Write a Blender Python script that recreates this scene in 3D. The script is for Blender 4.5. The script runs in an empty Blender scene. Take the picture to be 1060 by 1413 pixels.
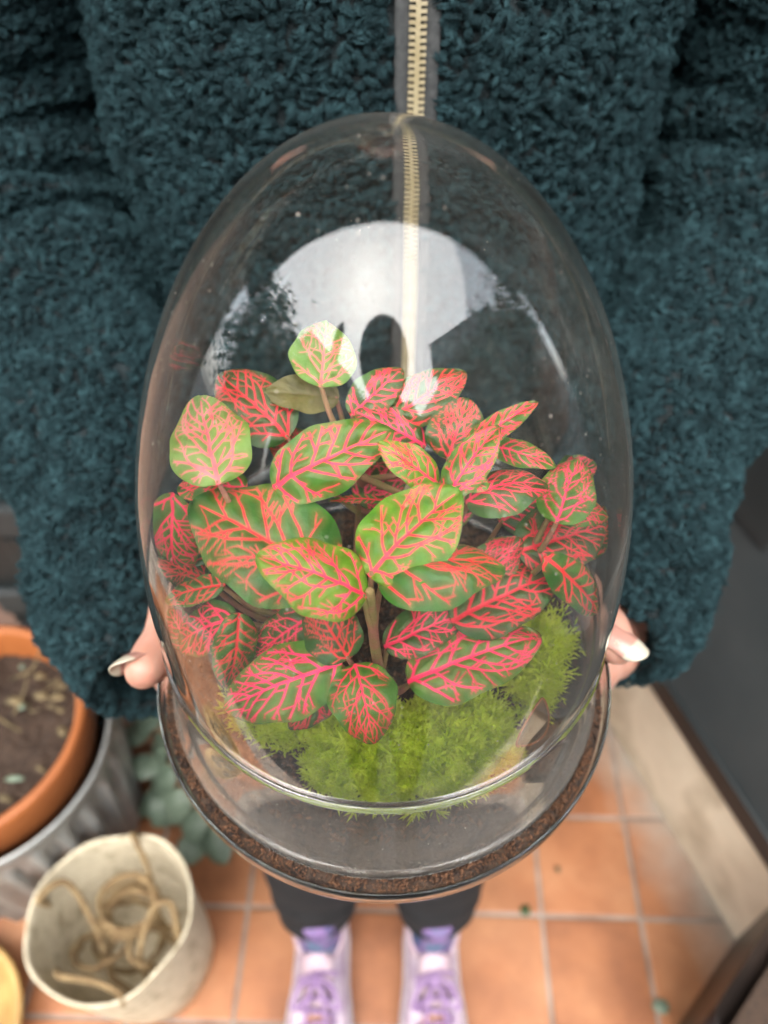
import bpy, bmesh, math, random
import numpy as np
from mathutils import Vector, Matrix, noise as mnoise

R = math.radians
rng = np.random.default_rng(11)
random.seed(11)
scene = bpy.context.scene
COL = scene.collection

# ------------------------------------------------------------------ camera
cam_d = bpy.data.cameras.new('camera')
cam = bpy.data.objects.new('camera', cam_d)
COL.objects.link(cam)
cam.location = (0, 0, 1.42)
cam.rotation_euler = (R(90 - 49), 0, 0)
cam_d.sensor_fit = 'VERTICAL'
cam_d.sensor_height = 36.0
cam_d.lens = 36.0 * 1064 / 1413
cam_d.clip_start = 0.01
cam_d.clip_end = 400
cam_d.dof.use_dof = True
cam_d.dof.focus_distance = 0.245
cam_d.dof.aperture_fstop = 8.0
scene.camera = cam

# ------------------------------------------------------------------ world, sun, exposure
world = bpy.data.worlds.new('World')
scene.world = world
world.use_nodes = True
wn, wl = world.node_tree.nodes, world.node_tree.links
wn.clear()
sky_t = wn.new('ShaderNodeTexSky')
sky_t.sky_type = 'NISHITA'
sky_t.sun_disc = False
sky_t.sun_elevation = R(60)
sky_t.sun_rotation = R(195)
sky_t.air_density = 1.0
sky_t.dust_density = 4.0
sky_t.ozone_density = 1.0
hs = wn.new('ShaderNodeHueSaturation')
hs.inputs['Saturation'].default_value = 0.8          # an overcast, nearly white sky
hs.inputs['Value'].default_value = 4.0
bg = wn.new('ShaderNodeBackground')
bg.inputs['Strength'].default_value = 0.15
wo = wn.new('ShaderNodeOutputWorld')
gam = wn.new('ShaderNodeGamma'); gam.inputs['Gamma'].default_value = 0.35     # thick even cloud: little contrast across the sky
wl.new(sky_t.outputs[0], gam.inputs['Color']); wl.new(gam.outputs[0], hs.inputs['Color'])
wl.new(hs.outputs[0], bg.inputs[0])
wl.new(bg.outputs[0], wo.inputs[0])

sun_d = bpy.data.lights.new('sun', 'SUN')
sun_d.energy = 1.35
sun_d.angle = R(100)
sun_d.color = (1.0, 0.97, 0.93)
sun = bpy.data.objects.new('sun', sun_d)
COL.objects.link(sun)
sd = Vector((-0.16, -0.48, 0.86)).normalized()         # where the light comes from
sun.rotation_euler = sd.to_track_quat('Z', 'Y').to_euler()

vs = scene.view_settings
vs.view_transform = 'Standard'
vs.look = 'None'
vs.gamma = 1.0
vs.use_curve_mapping = False
vs.exposure = 2.95
scene.render.engine = 'CYCLES'
cy = scene.cycles
cy.max_bounces = 16
cy.transparent_max_bounces = 24
cy.transmission_bounces = 14
cy.glossy_bounces = 8
cy.diffuse_bounces = 6
cy.caustics_reflective = False
cy.caustics_refractive = True
cy.sample_clamp_indirect = 6.0
cy.use_denoising = True

# ------------------------------------------------------------------ helpers
def tag(o, label, cat=None, group=None, kind=None):
    o['label'] = label
    if cat: o['category'] = cat
    if group: o['group'] = group
    if kind: o['kind'] = kind
    return o

def empty(name, loc=(0, 0, 0)):
    o = bpy.data.objects.new(name, None)
    o.empty_display_size = 0.02
    o.location = loc
    COL.objects.link(o)
    return o

def link(name, me, mat=None, parent=None):
    o = bpy.data.objects.new(name, me)
    COL.objects.link(o)
    if mat is not None and len(me.materials) == 0:
        me.materials.append(mat)
    if parent is not None:
        o.parent = parent
        o.matrix_parent_inverse = Matrix.Translation(parent.location).inverted()
    return o

def mesh(name, V, F, mat=None, parent=None, smooth=True):
    me = bpy.data.meshes.new(name)
    me.from_pydata([tuple(map(float, v)) for v in V], [], [tuple(int(i) for i in f) for f in F])
    me.validate()
    if smooth:
        me.polygons.foreach_set('use_smooth', np.ones(len(me.polygons), bool))
    me.update()
    return link(name, me, mat, parent)

def fast_mesh(name, V, F, mat=None, parent=None, smooth=True):
    """V (n,3) array, F (m,k) array of equal-sized faces."""
    V = np.asarray(V, np.float32); F = np.asarray(F, np.int32)
    me = bpy.data.meshes.new(name)
    me.vertices.add(len(V)); me.vertices.foreach_set('co', V.ravel())
    k = F.shape[1]
    me.loops.add(F.size); me.loops.foreach_set('vertex_index', F.ravel())
    me.polygons.add(len(F))
    me.polygons.foreach_set('loop_start', np.arange(0, F.size, k, dtype=np.int32))
    if smooth:
        me.polygons.foreach_set('use_smooth', np.ones(len(F), bool))
    me.update(calc_edges=True)
    return link(name, me, mat, parent)

def catmull(P, n):
    P = np.asarray(P, float)
    if len(P) < 3:
        t = np.linspace(0, 1, n)[:, None]
        return P[0] * (1 - t) + P[-1] * t
    Q = np.vstack([2 * P[0] - P[1], P, 2 * P[-1] - P[-2]])
    m = len(P) - 1
    out = []
    for u in np.linspace(0, m, n):
        i = min(int(u), m - 1); t = u - i
        a, b, c, d = Q[i], Q[i + 1], Q[i + 2], Q[i + 3]
        out.append(0.5 * ((2 * b) + (c - a) * t + (2 * a - 5 * b + 4 * c - d) * t * t + (3 * b - a - 3 * c + d) * t ** 3))
    return np.array(out)

def frames(C):
    T = np.gradient(C, axis=0); T /= np.linalg.norm(T, axis=1)[:, None] + 1e-12
    up = np.array([0, 0, 1.0]) if abs(T[0][2]) < 0.9 else np.array([0, 1.0, 0])
    N = np.cross(T[0], up); N /= np.linalg.norm(N)
    Ns = []
    for t in T:
        N = N - t * N.dot(t); N /= np.linalg.norm(N); Ns.append(N.copy())
    Ns = np.array(Ns)
    return T, Ns, np.cross(T, Ns)

def tube_geo(path, radii, seg=12, n=None, cap=True, sx=1.0):
    n = n or max(2, len(path) * 5)
    C = catmull(path, n)
    r = catmull(np.asarray(radii, float)[:, None], n)[:, 0] if len(radii) > 2 else np.linspace(radii[0], radii[-1], n)
    T, N, B = frames(C)
    if cap:                                              # rounded ends
        for _ in range(1):
            e0 = [C[0] - T[0] * r[0] * k for k in (0.95, 0.75, 0.4)]
            e1 = [C[-1] + T[-1] * r[-1] * k for k in (0.4, 0.75, 0.95)]
            C2 = np.vstack([e0, C, e1])
            q = [0.25, 0.66, 0.92]
            r2 = np.concatenate([r[0] * np.array(q), r, r[-1] * np.array(q[::-1])])
            T2 = np.vstack([T[:1]] * 3 + [T] + [T[-1:]] * 3)
            N2 = np.vstack([N[:1]] * 3 + [N] + [N[-1:]] * 3)
            B2 = np.vstack([B[:1]] * 3 + [B] + [B[-1:]] * 3)
            C, r, T, N, B = C2, r2, T2, N2, B2
    a = np.linspace(0, 2 * np.pi, seg, endpoint=False)
    V = (C[:, None, :] + r[:, None, None] * (np.cos(a)[None, :, None] * N[:, None, :] * sx + np.sin(a)[None, :, None] * B[:, None, :])).reshape(-1, 3)
    F = []
    m = len(C)
    for i in range(m - 1):
        for j in range(seg):
            k = (j + 1) % seg
            F.append((i * seg + j, i * seg + k, (i + 1) * seg + k, (i + 1) * seg + j))
    F = [tuple(f) for f in F]
    if cap:
        F.append(tuple(range(seg))[::-1]); F.append(tuple((m - 1) * seg + j for j in range(seg)))
    return V, F

def merge(parts):
    V, F, o = [], [], 0
    for v, f in parts:
        v = np.asarray(v, float)
        V.append(v); F += [tuple(i + o for i in q) for q in f]; o += len(v)
    return np.vstack(V), F

def ellipsoid(c, r, nu=16, nv=24):
    V, F = [], []
    for i in range(nu + 1):
        th = math.pi * i / nu
        for j in range(nv):
            ph = 2 * math.pi * j / nv
            V.append((c[0] + r[0] * math.sin(th) * math.cos(ph), c[1] + r[1] * math.sin(th) * math.sin(ph), c[2] + r[2] * math.cos(th)))
    for i in range(nu):
        for j in range(nv):
            k = (j + 1) % nv
            F.append((i * nv + j, (i + 1) * nv + j, (i + 1) * nv + k, i * nv + k))
    return np.array(V), F

def lathe_geo(prof, seg=96, center=(0, 0), closed=False):
    prof = np.asarray(prof, float)
    a = np.linspace(0, 2 * np.pi, seg, endpoint=False)
    V = np.stack([center[0] + prof[:, 0][:, None] * np.cos(a), center[1] + prof[:, 0][:, None] * np.sin(a), np.repeat(prof[:, 1][:, None], seg, 1)], -1).reshape(-1, 3)
    m = len(prof); F = []
    for i in range(m if closed else m - 1):
        i2 = (i + 1) % m
        for j in range(seg):
            k = (j + 1) % seg
            F.append((i * seg + j, i * seg + k, i2 * seg + k, i2 * seg + j))
    return V, F

def box_geo(x0, x1, y0, y1, z0, z1):
    V = [(x, y, z) for z in (z0, z1) for y in (y0, y1) for x in (x0, x1)]
    F = [(0, 2, 3, 1), (4, 5, 7, 6), (0, 1, 5, 4), (2, 6, 7, 3), (0, 4, 6, 2), (1, 3, 7, 5)]
    return np.array(V, float), F

def box(name, b, mat, parent=None, bevel=0.0, seg=2, xf=None):
    V, F = box_geo(*b)
    if xf is not None: V = np.array([xf(v) for v in V])
    o = mesh(name, V, F, mat, parent, smooth=False)
    bm = bmesh.new(); bm.from_mesh(o.data)
    bmesh.ops.recalc_face_normals(bm, faces=bm.faces)
    if bevel:
        bmesh.ops.bevel(bm, geom=bm.edges[:], offset=bevel, segments=seg, profile=0.6, affect='EDGES')
    bm.to_mesh(o.data); bm.free()
    return o

def fix_normals(o):
    bm = bmesh.new(); bm.from_mesh(o.data)
    bmesh.ops.recalc_face_normals(bm, faces=bm.faces)
    bm.to_mesh(o.data); bm.free()

def vnoise(P, scale, seed=0.0):
    """smooth value noise, vectorised; P (n,3) -> (n,) in -1..1"""
    Q = np.asarray(P, float) * scale + seed * 17.31 + 100.0
    I = np.floor(Q).astype(np.int64); Fr = Q - I
    Fr = Fr * Fr * (3 - 2 * Fr)
    def h(i, j, k):
        n = (i * 374761393 + j * 668265263 + k * 2147483647 + 974634) & 0x7fffffff
        n = ((n ^ (n >> 13)) * 1274126177) & 0x7fffffff
        n = (n ^ (n >> 16)) & 0xffff
        return n / 32767.5 - 1.0
    o = 0
    for a in (0, 1):
        for b in (0, 1):
            for c in (0, 1):
                w = (Fr[:, 0] if a else 1 - Fr[:, 0]) * (Fr[:, 1] if b else 1 - Fr[:, 1]) * (Fr[:, 2] if c else 1 - Fr[:, 2])
                o = o + w * h(I[:, 0] + a, I[:, 1] + b, I[:, 2] + c)
    return o

def remesh(V, F, voxel, smooth=3, name='tmp'):
    o = mesh(name, V, F)
    fix_normals(o)
    m = o.modifiers.new('r', 'REMESH'); m.mode = 'VOXEL'; m.voxel_size = voxel
    if smooth:
        s = o.modifiers.new('s', 'SMOOTH'); s.iterations = smooth; s.factor = 0.5
    dg = bpy.context.evaluated_depsgraph_get()
    me = bpy.data.meshes.new_from_object(o.evaluated_get(dg))
    bpy.data.objects.remove(o)
    me.polygons.foreach_set('use_smooth', np.ones(len(me.polygons), bool))
    return me

# ------------------------------------------------------------------ materials
def new_mat(name):
    m = bpy.data.materials.new(name); m.use_nodes = True
    nt = m.node_tree
    return m, nt.nodes, nt.links, nt.nodes['Principled BSDF'], nt.nodes['Material Output']

def ramp(n, stops):
    r = n.new('ShaderNodeValToRGB')
    e = r.color_ramp.elements
    while len(e) < len(stops): e.new(0.5)
    for i, (p, c) in enumerate(stops):
        e[i].position = p; e[i].color = (*c, 1) if len(c) == 3 else c
    return r

def mottled(name, c1, c2, scale=8, rough=0.6, bump=0.3, bscale=60, c3=None, spec=0.5, detail=6, metallic=0.0, bdist=0.002, lo=0.35, hi=0.65):
    m, n, l, p, out = new_mat(name)
    tc = n.new('ShaderNodeTexCoord')
    nz = n.new('ShaderNodeTexNoise'); nz.inputs['Scale'].default_value = scale; nz.inputs['Detail'].default_value = detail
    l.new(tc.outputs['Object'], nz.inputs['Vector'])
    st = [(lo, c1), (hi, c2)] if c3 is None else [(lo, c1), ((lo + hi) / 2, c2), (hi, c3)]
    r = ramp(n, st)
    l.new(nz.outputs['Fac'], r.inputs[0]); l.new(r.outputs[0], p.inputs['Base Color'])
    p.inputs['Roughness'].default_value = rough
    p.inputs['Metallic'].default_value = metallic
    p.inputs['Specular IOR Level'].default_value = spec
    if bump:
        nb = n.new('ShaderNodeTexNoise'); nb.inputs['Scale'].default_value = bscale; nb.inputs['Detail'].default_value = 5
        l.new(tc.outputs['Object'], nb.inputs['Vector'])
        b = n.new('ShaderNodeBump'); b.inputs['Strength'].default_value = bump; b.inputs['Distance'].default_value = bdist
        l.new(nb.outputs['Fac'], b.inputs['Height']); l.new(b.outputs[0], p.inputs['Normal'])
    return m

M = {}
M['charcoal'] = mottled('charcoal_paint', (0.00864, 0.01224, 0.01296), (0.01584, 0.02016, 0.02088), 5, .42, .08, 90)
M['charcoal_light'] = mottled('charcoal_sill', (0.0216, 0.02736, 0.0288), (0.03456, 0.0396, 0.04032), 9, .5, .1, 90)
M['plinth'] = mottled('cream_render', (.46, .39, .27), (.72, .64, .49), 6, .85, .5, 70, (.62, .54, .40))
M['concrete'] = mottled('tarmac', (.020, .020, .021), (.034, .034, .034), 3, .9, .4, 40)
M['grout'] = mottled('grout', (0.1555, 0.1215, 0.0972), (0.2916, 0.2479, 0.209), 14, .95, .5, 150)
M['soil'] = mottled('soil', (.010, .006, .004), (.050, .028, .016), 160, .95, .9, 420, (.022, .012, .007), bdist=.003)
M['soil_chip'] = mottled('soil_chips', (.018, .008, .0045), (.12, .052, .022), 240, .9, .4, 500, (.042, .019, .009))
M['terracotta_pot'] = mottled('terracotta_pot', (0.2326, 0.06498, 0.01505), (0.3146, 0.09918, 0.02462), 6, .6, .15, 80)
M['galv'] = mottled('galvanised_steel', (.22, .225, .215), (.36, .365, .35), 12, .42, .1, 60, metallic=.45)
M['felt'] = mottled('cream_felt', (.36, .30, .20), (.56, .495, .36), 40, .95, .8, 260, (.47, .405, .285), bdist=.002)
M['rope'] = mottled('jute_rope', (0.144, 0.0864, 0.036), (0.2592, 0.18, 0.0864), 60, .95, .6, 400)
M['planter'] = mottled('brown_planter', (0.01152, 0.00792, 0.00648), (0.02448, 0.01656, 0.01296), 10, .4, .15, 60)
M['trouser'] = mottled('black_trousers', (0.002016, 0.002304, 0.00288), (0.004608, 0.004896, 0.00576), 30, .9, .5, 300)
M['skin'] = None
M['nail'] = None
M['shoe'] = mottled('lilac_mesh', (.33, .25, .33), (.50, .41, .47), 40, .75, .6, 700, bdist=.001)
M['shoe_pale'] = mottled('pale_pink_padding', (0.3557, 0.2527, 0.2902), (0.4306, 0.3276, 0.3557), 30, .8, .4, 500)
M['lace'] = mottled('lilac_lace', (.22, .13, .26), (.32, .21, .36), 60, .85, .6, 800)
M['sole'] = mottled('white_sole', (0.3744, 0.337, 0.3557), (0.468, 0.4306, 0.4493), 20, .6, .2, 200)
M['sock'] = mottled('tie_dye_sock', (0.0162, 0.054, 0.1404), (0.216, 0.1296, 0.2916), 34, .9, .5, 600, (0.0324, 0.1404, 0.2052))
M['tape'] = mottled('zip_tape', (0.0216, 0.02376, 0.02448), (0.0396, 0.04176, 0.04176), 300, .8, .6, 900, bdist=.0008)
M['brass'] = mottled('pale_brass', (0.36, 0.3024, 0.18), (0.4464, 0.3888, 0.2592), 90, .35, .05, 300, metallic=.35)
M['stem'] = mottled('hairy_stem', (.30, .11, .08), (.20, .17, .05), 120, .7, .5, 900)
M['bark'] = mottled('bark', (.03, .022, .016), (.07, .05, .035), 8, .95, .8, 30, bdist=.01)
M['brick'] = mottled('brick', (.16, .10, .08), (.24, .15, .11), 4, .9, .4, 30)
M['render_wall'] = mottled('pebbledash', (.36, .32, .24), (.46, .42, .33), 3, .95, .5, 50)
M['slate'] = mottled('slate_roof', (.035, .037, .042), (.07, .072, .078), 6, .7, .4, 20)
M['window'] = mottled('window_pane', (.02, .025, .03), (.03, .035, .04), 2, .05, 0)
M['white_paint'] = mottled('white_paint', (.68, .68, .66), (.78, .78, .76), 5, .5, .05, 60)
M['coat'] = mottled('dark_coat', (.010, .011, .014), (.022, .023, .027), 20, .9, .5, 200)
M['hair'] = mottled('brown_hair', (.018, .010, .006), (.05, .028, .016), 60, .5, .8, 200)
M['phone'] = mottled('phone_shell', (.05, .055, .06), (.07, .075, .08), 5, .2, 0)
M['dry'] = mottled('dry_leaf', (.05, .024, .010), (.09, .05, .02), 50, .8, .3, 300)
M['litter'] = mottled('plant_litter', (.05, .038, .018), (.16, .12, .06), 30, .9, .3, 300)

# terracotta floor tile, each tile a little different through Object Info Random
def tile_mat():
    m, n, l, p, out = new_mat('quarry_tile')
    oi = n.new('ShaderNodeObjectInfo'); tc = n.new('ShaderNodeTexCoord'); geo = n.new('ShaderNodeNewGeometry')
    nz = n.new('ShaderNodeTexNoise'); nz.inputs['Scale'].default_value = 7; nz.inputs['Detail'].default_value = 6
    l.new(geo.outputs['Position'], nz.inputs['Vector'])
    r = ramp(n, [(.3, (.21, .074, .026)), (.5, (.30, .116, .044)), (.72, (.36, .160, .070))])
    ad = n.new('ShaderNodeMath'); ad.operation = 'MULTIPLY_ADD'; ad.inputs[1].default_value = .22; 
    l.new(oi.outputs['Random'], ad.inputs[0]); 
    sb = n.new('ShaderNodeMath'); sb.operation = 'SUBTRACT'; sb.inputs[1].default_value = .11
    l.new(nz.outputs['Fac'], sb.inputs[0]); l.new(sb.outputs[0], ad.inputs[2])
    l.new(ad.outputs[0], r.inputs[0])
    # lime bloom spreading from the plinth at the side of the porch
    sx = n.new('ShaderNodeSeparateXYZ'); l.new(geo.outputs['Position'], sx.inputs[0])
    d1 = n.new('ShaderNodeMath'); d1.operation = 'MULTIPLY'; d1.inputs[1].default_value = .336
    d2 = n.new('ShaderNodeMath'); d2.operation = 'MULTIPLY_ADD'; d2.inputs[1].default_value = .942
    l.new(sx.outputs['Y'], d1.inputs[0]); l.new(sx.outputs['X'], d2.inputs[0]); l.new(d1.outputs[0], d2.inputs[2])
    n2 = n.new('ShaderNodeTexNoise'); n2.inputs['Scale'].default_value = 16; n2.inputs['Detail'].default_value = 7
    l.new(geo.outputs['Position'], n2.inputs['Vector'])
    d3 = n.new('ShaderNodeMath'); d3.operation = 'MULTIPLY_ADD'; d3.inputs[1].default_value = .09; l.new(n2.outputs['Fac'], d3.inputs[0]); l.new(d2.outputs[0], d3.inputs[2])
    mr = n.new('ShaderNodeMapRange'); mr.inputs['From Min'].default_value = .600; mr.inputs['From Max'].default_value = .70
    l.new(d3.outputs[0], mr.inputs['Value'])
    mx = n.new('ShaderNodeMix'); mx.data_type = 'RGBA'
    l.new(mr.outputs[0], mx.inputs['Factor']); l.new(r.outputs[0], mx.inputs['A']); mx.inputs['B'].default_value = (.29, .25, .205, 1)
    ds = n.new('ShaderNodeTexNoise'); ds.inputs['Scale'].default_value = 11; ds.inputs['Detail'].default_value = 9; ds.inputs['Roughness'].default_value = .68; l.new(geo.outputs['Position'], ds.inputs['Vector'])
    dr_ = ramp(n, [(.40, (.50, .45, .40)), (.56, (1, 1, 1))]); l.new(ds.outputs['Fac'], dr_.inputs[0])
    dm = n.new('ShaderNodeMix'); dm.data_type = 'RGBA'; dm.blend_type = 'MULTIPLY'; dm.inputs['Factor'].default_value = .35
    l.new(mx.outputs['Result'], dm.inputs['A']); l.new(dr_.outputs[0], dm.inputs['B'])
    l.new(dm.outputs['Result'], p.inputs['Base Color'])
    p.inputs['Roughness'].default_value = .55
    nb = n.new('ShaderNodeTexNoise'); nb.inputs['Scale'].default_value = 40; nb.inputs['Detail'].default_value = 6
    l.new(geo.outputs['Position'], nb.inputs['Vector'])
    b = n.new('ShaderNodeBump'); b.inputs['Strength'].default_value = .25; b.inputs['Distance'].default_value = .003
    l.new(nb.outputs['Fac'], b.inputs['Height']); l.new(b.outputs[0], p.inputs['Normal'])
    return m
M['tile'] = tile_mat()

def skin_mat():
    m, n, l, p, out = new_mat('skin')
    tc = n.new('ShaderNodeTexCoord')
    nz = n.new('ShaderNodeTexNoise'); nz.inputs['Scale'].default_value = 45; nz.inputs['Detail'].default_value = 4
    l.new(tc.outputs['Object'], nz.inputs['Vector'])
    r = ramp(n, [(.35, (.37, .17, .12)), (.65, (.46, .25, .185))])
    l.new(nz.outputs['Fac'], r.inputs[0]); l.new(r.outputs[0], p.inputs['Base Color'])
    p.inputs['Subsurface Weight'].default_value = .35
    p.inputs['Subsurface Radius'].default_value = (.006, .002, .0012)
    p.inputs['Subsurface Scale'].default_value = .6
    p.inputs['Roughness'].default_value = .5
    v = n.new('ShaderNodeTexNoise'); v.inputs['Scale'].default_value = 900; v.inputs['Detail'].default_value = 3
    l.new(tc.outputs['Object'], v.inputs['Vector'])
    b = n.new('ShaderNodeBump'); b.inputs['Strength'].default_value = .25; b.inputs['Distance'].default_value = .0004
    l.new(v.outputs['Fac'], b.inputs['Height']); l.new(b.outputs[0], p.inputs['Normal'])
    return m
M['skin'] = skin_mat()

def nail_mat():
    m, n, l, p, out = new_mat('nail_plate')
    at = n.new('ShaderNodeAttribute'); at.attribute_name = 'along'
    r = ramp(n, [(.60, (.36, .185, .145)), (.66, (.40, .36, .28))])
    l.new(at.outputs['Fac'], r.inputs[0]); l.new(r.outputs[0], p.inputs['Base Color'])
    p.inputs['Roughness'].default_value = .22
    p.inputs['Subsurface Weight'].default_value = .2
    p.inputs['Subsurface Radius'].default_value = (.002, .001, .001)
    return m
M['nail'] = nail_mat()

def fleece_mat():
    m, n, l, p, out = new_mat('teal_fleece')
    geo = n.new('ShaderNodeNewGeometry'); hi = n.new('ShaderNodeHairInfo')
    nz = n.new('ShaderNodeTexNoise'); nz.inputs['Scale'].default_value = 120; nz.inputs['Detail'].default_value = 3
    l.new(geo.outputs['Position'], nz.inputs['Vector'])
    ad = n.new('ShaderNodeMath'); ad.operation = 'MULTIPLY_ADD'; ad.inputs[1].default_value = .35
    l.new(hi.outputs['Random'], ad.inputs[0]); l.new(nz.outputs['Fac'], ad.inputs[2])
    r = ramp(n, [(.35, (.0028, .0084, .0102)), (.68, (.0082, .0225, .0265)), (.98, (.0280, .066, .075))])
    l.new(ad.outputs[0], r.inputs[0]); l.new(r.outputs[0], p.inputs['Base Color'])
    p.inputs['Roughness'].default_value = .75
    p.inputs['Specular IOR Level'].default_value = .12
    p.inputs['Sheen Weight'].default_value = .05
    p.inputs['Sheen Tint'].default_value = (.5, .8, .85, 1)
    return m
M['fleece'] = fleece_mat()
M['fleece_base'] = mottled('fleece_backing', (.0015, .005, .006), (.003, .010, .012), 60, .95, .9, 260, bdist=.004)

def glass_thin(name, dust_haze=1.0, tint=(.975, .98, .975), fog_top=None):
    """clear sheet glass: fresnel mirror over a transparent body, with dust, smears and painted haze lying on it"""
    m, n, l, p, out = new_mat(name)
    n.remove(p)
    lw = n.new('ShaderNodeLayerWeight'); lw.inputs['Blend'].default_value = .5
    cs = n.new('ShaderNodeMath'); cs.operation = 'SUBTRACT'; cs.inputs[0].default_value = 1.0; l.new(lw.outputs['Facing'], cs.inputs[1])
    cm = n.new('ShaderNodeMath'); cm.operation = 'MAXIMUM'; cm.inputs[1].default_value = .16; l.new(cs.outputs[0], cm.inputs[0])
    iv = n.new('ShaderNodeMath'); iv.operation = 'DIVIDE'; iv.inputs[0].default_value = 1.0; l.new(cm.outputs[0], iv.inputs[1])
    tr = n.new('ShaderNodeBsdfGlass'); tr.inputs['IOR'].default_value = 1.35; tr.inputs['Roughness'].default_value = 0
    gm = n.new('ShaderNodeGamma'); gm.inputs['Color'].default_value = (*tint, 1); l.new(iv.outputs[0], gm.inputs['Gamma']); l.new(gm.outputs[0], tr.inputs[0])
    tc = n.new('ShaderNodeTexCoord')
    # slow ripples of blown glass
    rp = n.new('ShaderNodeTexNoise'); rp.inputs['Scale'].default_value = 22; rp.inputs['Detail'].default_value = 1.5
    mp = n.new('ShaderNodeMapping'); mp.inputs['Scale'].default_value = (1, 1, .35); l.new(tc.outputs['Object'], mp.inputs[0]); l.new(mp.outputs[0], rp.inputs['Vector'])
    bp = n.new('ShaderNodeBump'); bp.inputs['Strength'].default_value = .26; bp.inputs['Distance'].default_value = .004
    l.new(rp.outputs['Fac'], bp.inputs['Height']); l.new(bp.outputs[0], tr.inputs['Normal'])
    mx = tr
    # dust film, smears and specks; brown-grey tone also paints in reflected haze
    df = n.new('ShaderNodeBsdfDiffuse'); df.inputs[0].default_value = (.42, .38, .33, 1)
    ns = n.new('ShaderNodeTexNoise'); ns.inputs['Scale'].default_value = 14; ns.inputs['Detail'].default_value = 7; ns.inputs['Distortion'].default_value = 1.2
    l.new(mp.outputs[0], ns.inputs['Vector'])
    r1 = ramp(n, [(.38, (.0035,) * 3), (.60, (.010,) * 3), (.78, (.050,) * 3)]); l.new(ns.outputs['Fac'], r1.inputs[0])
    fm = n.new('ShaderNodeMath'); fm.operation = 'MULTIPLY'; l.new(r1.outputs[0], fm.inputs[0]); l.new(iv.outputs[0], fm.inputs[1])
    vo = n.new('ShaderNodeTexVoronoi'); vo.inputs['Scale'].default_value = 380; l.new(tc.outputs['Object'], vo.inputs['Vector'])
    sp = n.new('ShaderNodeMath'); sp.operation = 'LESS_THAN'; sp.inputs[1].default_value = .085; l.new(vo.outputs['Distance'], sp.inputs[0])
    sr = n.new('ShaderNodeSeparateColor'); l.new(vo.outputs['Color'], sr.inputs[0])
    sz = n.new('ShaderNodeMath'); sz.operation = 'MULTIPLY_ADD'; sz.inputs[1].default_value = .11; sz.inputs[2].default_value = .02; l.new(sr.outputs[1], sz.inputs[0]); l.new(sz.outputs[0], sp.inputs[1])
    nq = n.new('ShaderNodeTexNoise'); nq.inputs['Scale'].default_value = 30; l.new(tc.outputs['Object'], nq.inputs['Vector'])
    nk = n.new('ShaderNodeMath'); nk.operation = 'MULTIPLY'; l.new(nq.outputs['Fac'], nk.inputs[0]); l.new(sr.outputs[0], nk.inputs[1])
    sg = n.new('ShaderNodeMath'); sg.operation = 'GREATER_THAN'; sg.inputs[1].default_value = .40; l.new(nk.outputs[0], sg.inputs[0])
    sm = n.new('ShaderNodeMath'); sm.operation = 'MULTIPLY'; l.new(sp.outputs[0], sm.inputs[0]); l.new(sg.outputs[0], sm.inputs[1])
    sk = n.new('ShaderNodeMath'); sk.operation = 'MULTIPLY_ADD'; sk.inputs[1].default_value = .55; l.new(sm.outputs[0], sk.inputs[0]); l.new(fm.outputs[0], sk.inputs[2])
    last = sk
    if fog_top is not None:                             # condensation low on the wall; its pale tone also paints in reflections
        so = n.new('ShaderNodeSeparateXYZ'); l.new(tc.outputs['Object'], so.inputs[0])
        nf = n.new('ShaderNodeTexNoise'); nf.inputs['Scale'].default_value = 26; nf.inputs['Detail'].default_value = 4; l.new(tc.outputs['Object'], nf.inputs['Vector'])
        zz = n.new('ShaderNodeMath'); zz.operation = 'MULTIPLY_ADD'; zz.inputs[1].default_value = -.09; l.new(nf.outputs['Fac'], zz.inputs[0]); l.new(so.outputs['Z'], zz.inputs[2])
        mr = n.new('ShaderNodeMapRange'); mr.inputs['From Min'].default_value = fog_top; mr.inputs['From Max'].default_value = fog_top - .045
        mr.inputs['To Min'].default_value = 0; mr.inputs['To Max'].default_value = .13; l.new(zz.outputs[0], mr.inputs['Value'])
        aa = n.new('ShaderNodeMath'); aa.operation = 'ADD'; l.new(mr.outputs[0], aa.inputs[0]); l.new(sk.outputs[0], aa.inputs[1]); last = aa
    ml = n.new('ShaderNodeMath'); ml.operation = 'MULTIPLY'; ml.use_clamp = True; ml.inputs[1].default_value = dust_haze; l.new(last.outputs[0], ml.inputs[0])
    m2 = n.new('ShaderNodeMixShader'); l.new(ml.outputs[0], m2.inputs[0]); l.new(mx.outputs[0], m2.inputs[1]); l.new(df.outputs[0], m2.inputs[2])
    l.new(m2.outputs[0], out.inputs[0])
    return m
M['dome_glass'] = glass_thin('dome_glass', 1.0, (.985, .985, .98), fog_top=.014)
M['dish_glass'] = glass_thin('dish_glass', .5, (.985, .988, .985))

def glass_solid(name):
    m, n, l, p, out = new_mat(name)
    p.inputs['Base Color'].default_value = (.97, .98, .975, 1)
    p.inputs['Transmission Weight'].default_value = 1.0
    p.inputs['Roughness'].default_value = .02
    p.inputs['IOR'].default_value = 1.48
    return m
M['glass'] = glass_solid('thick_glass')

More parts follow.
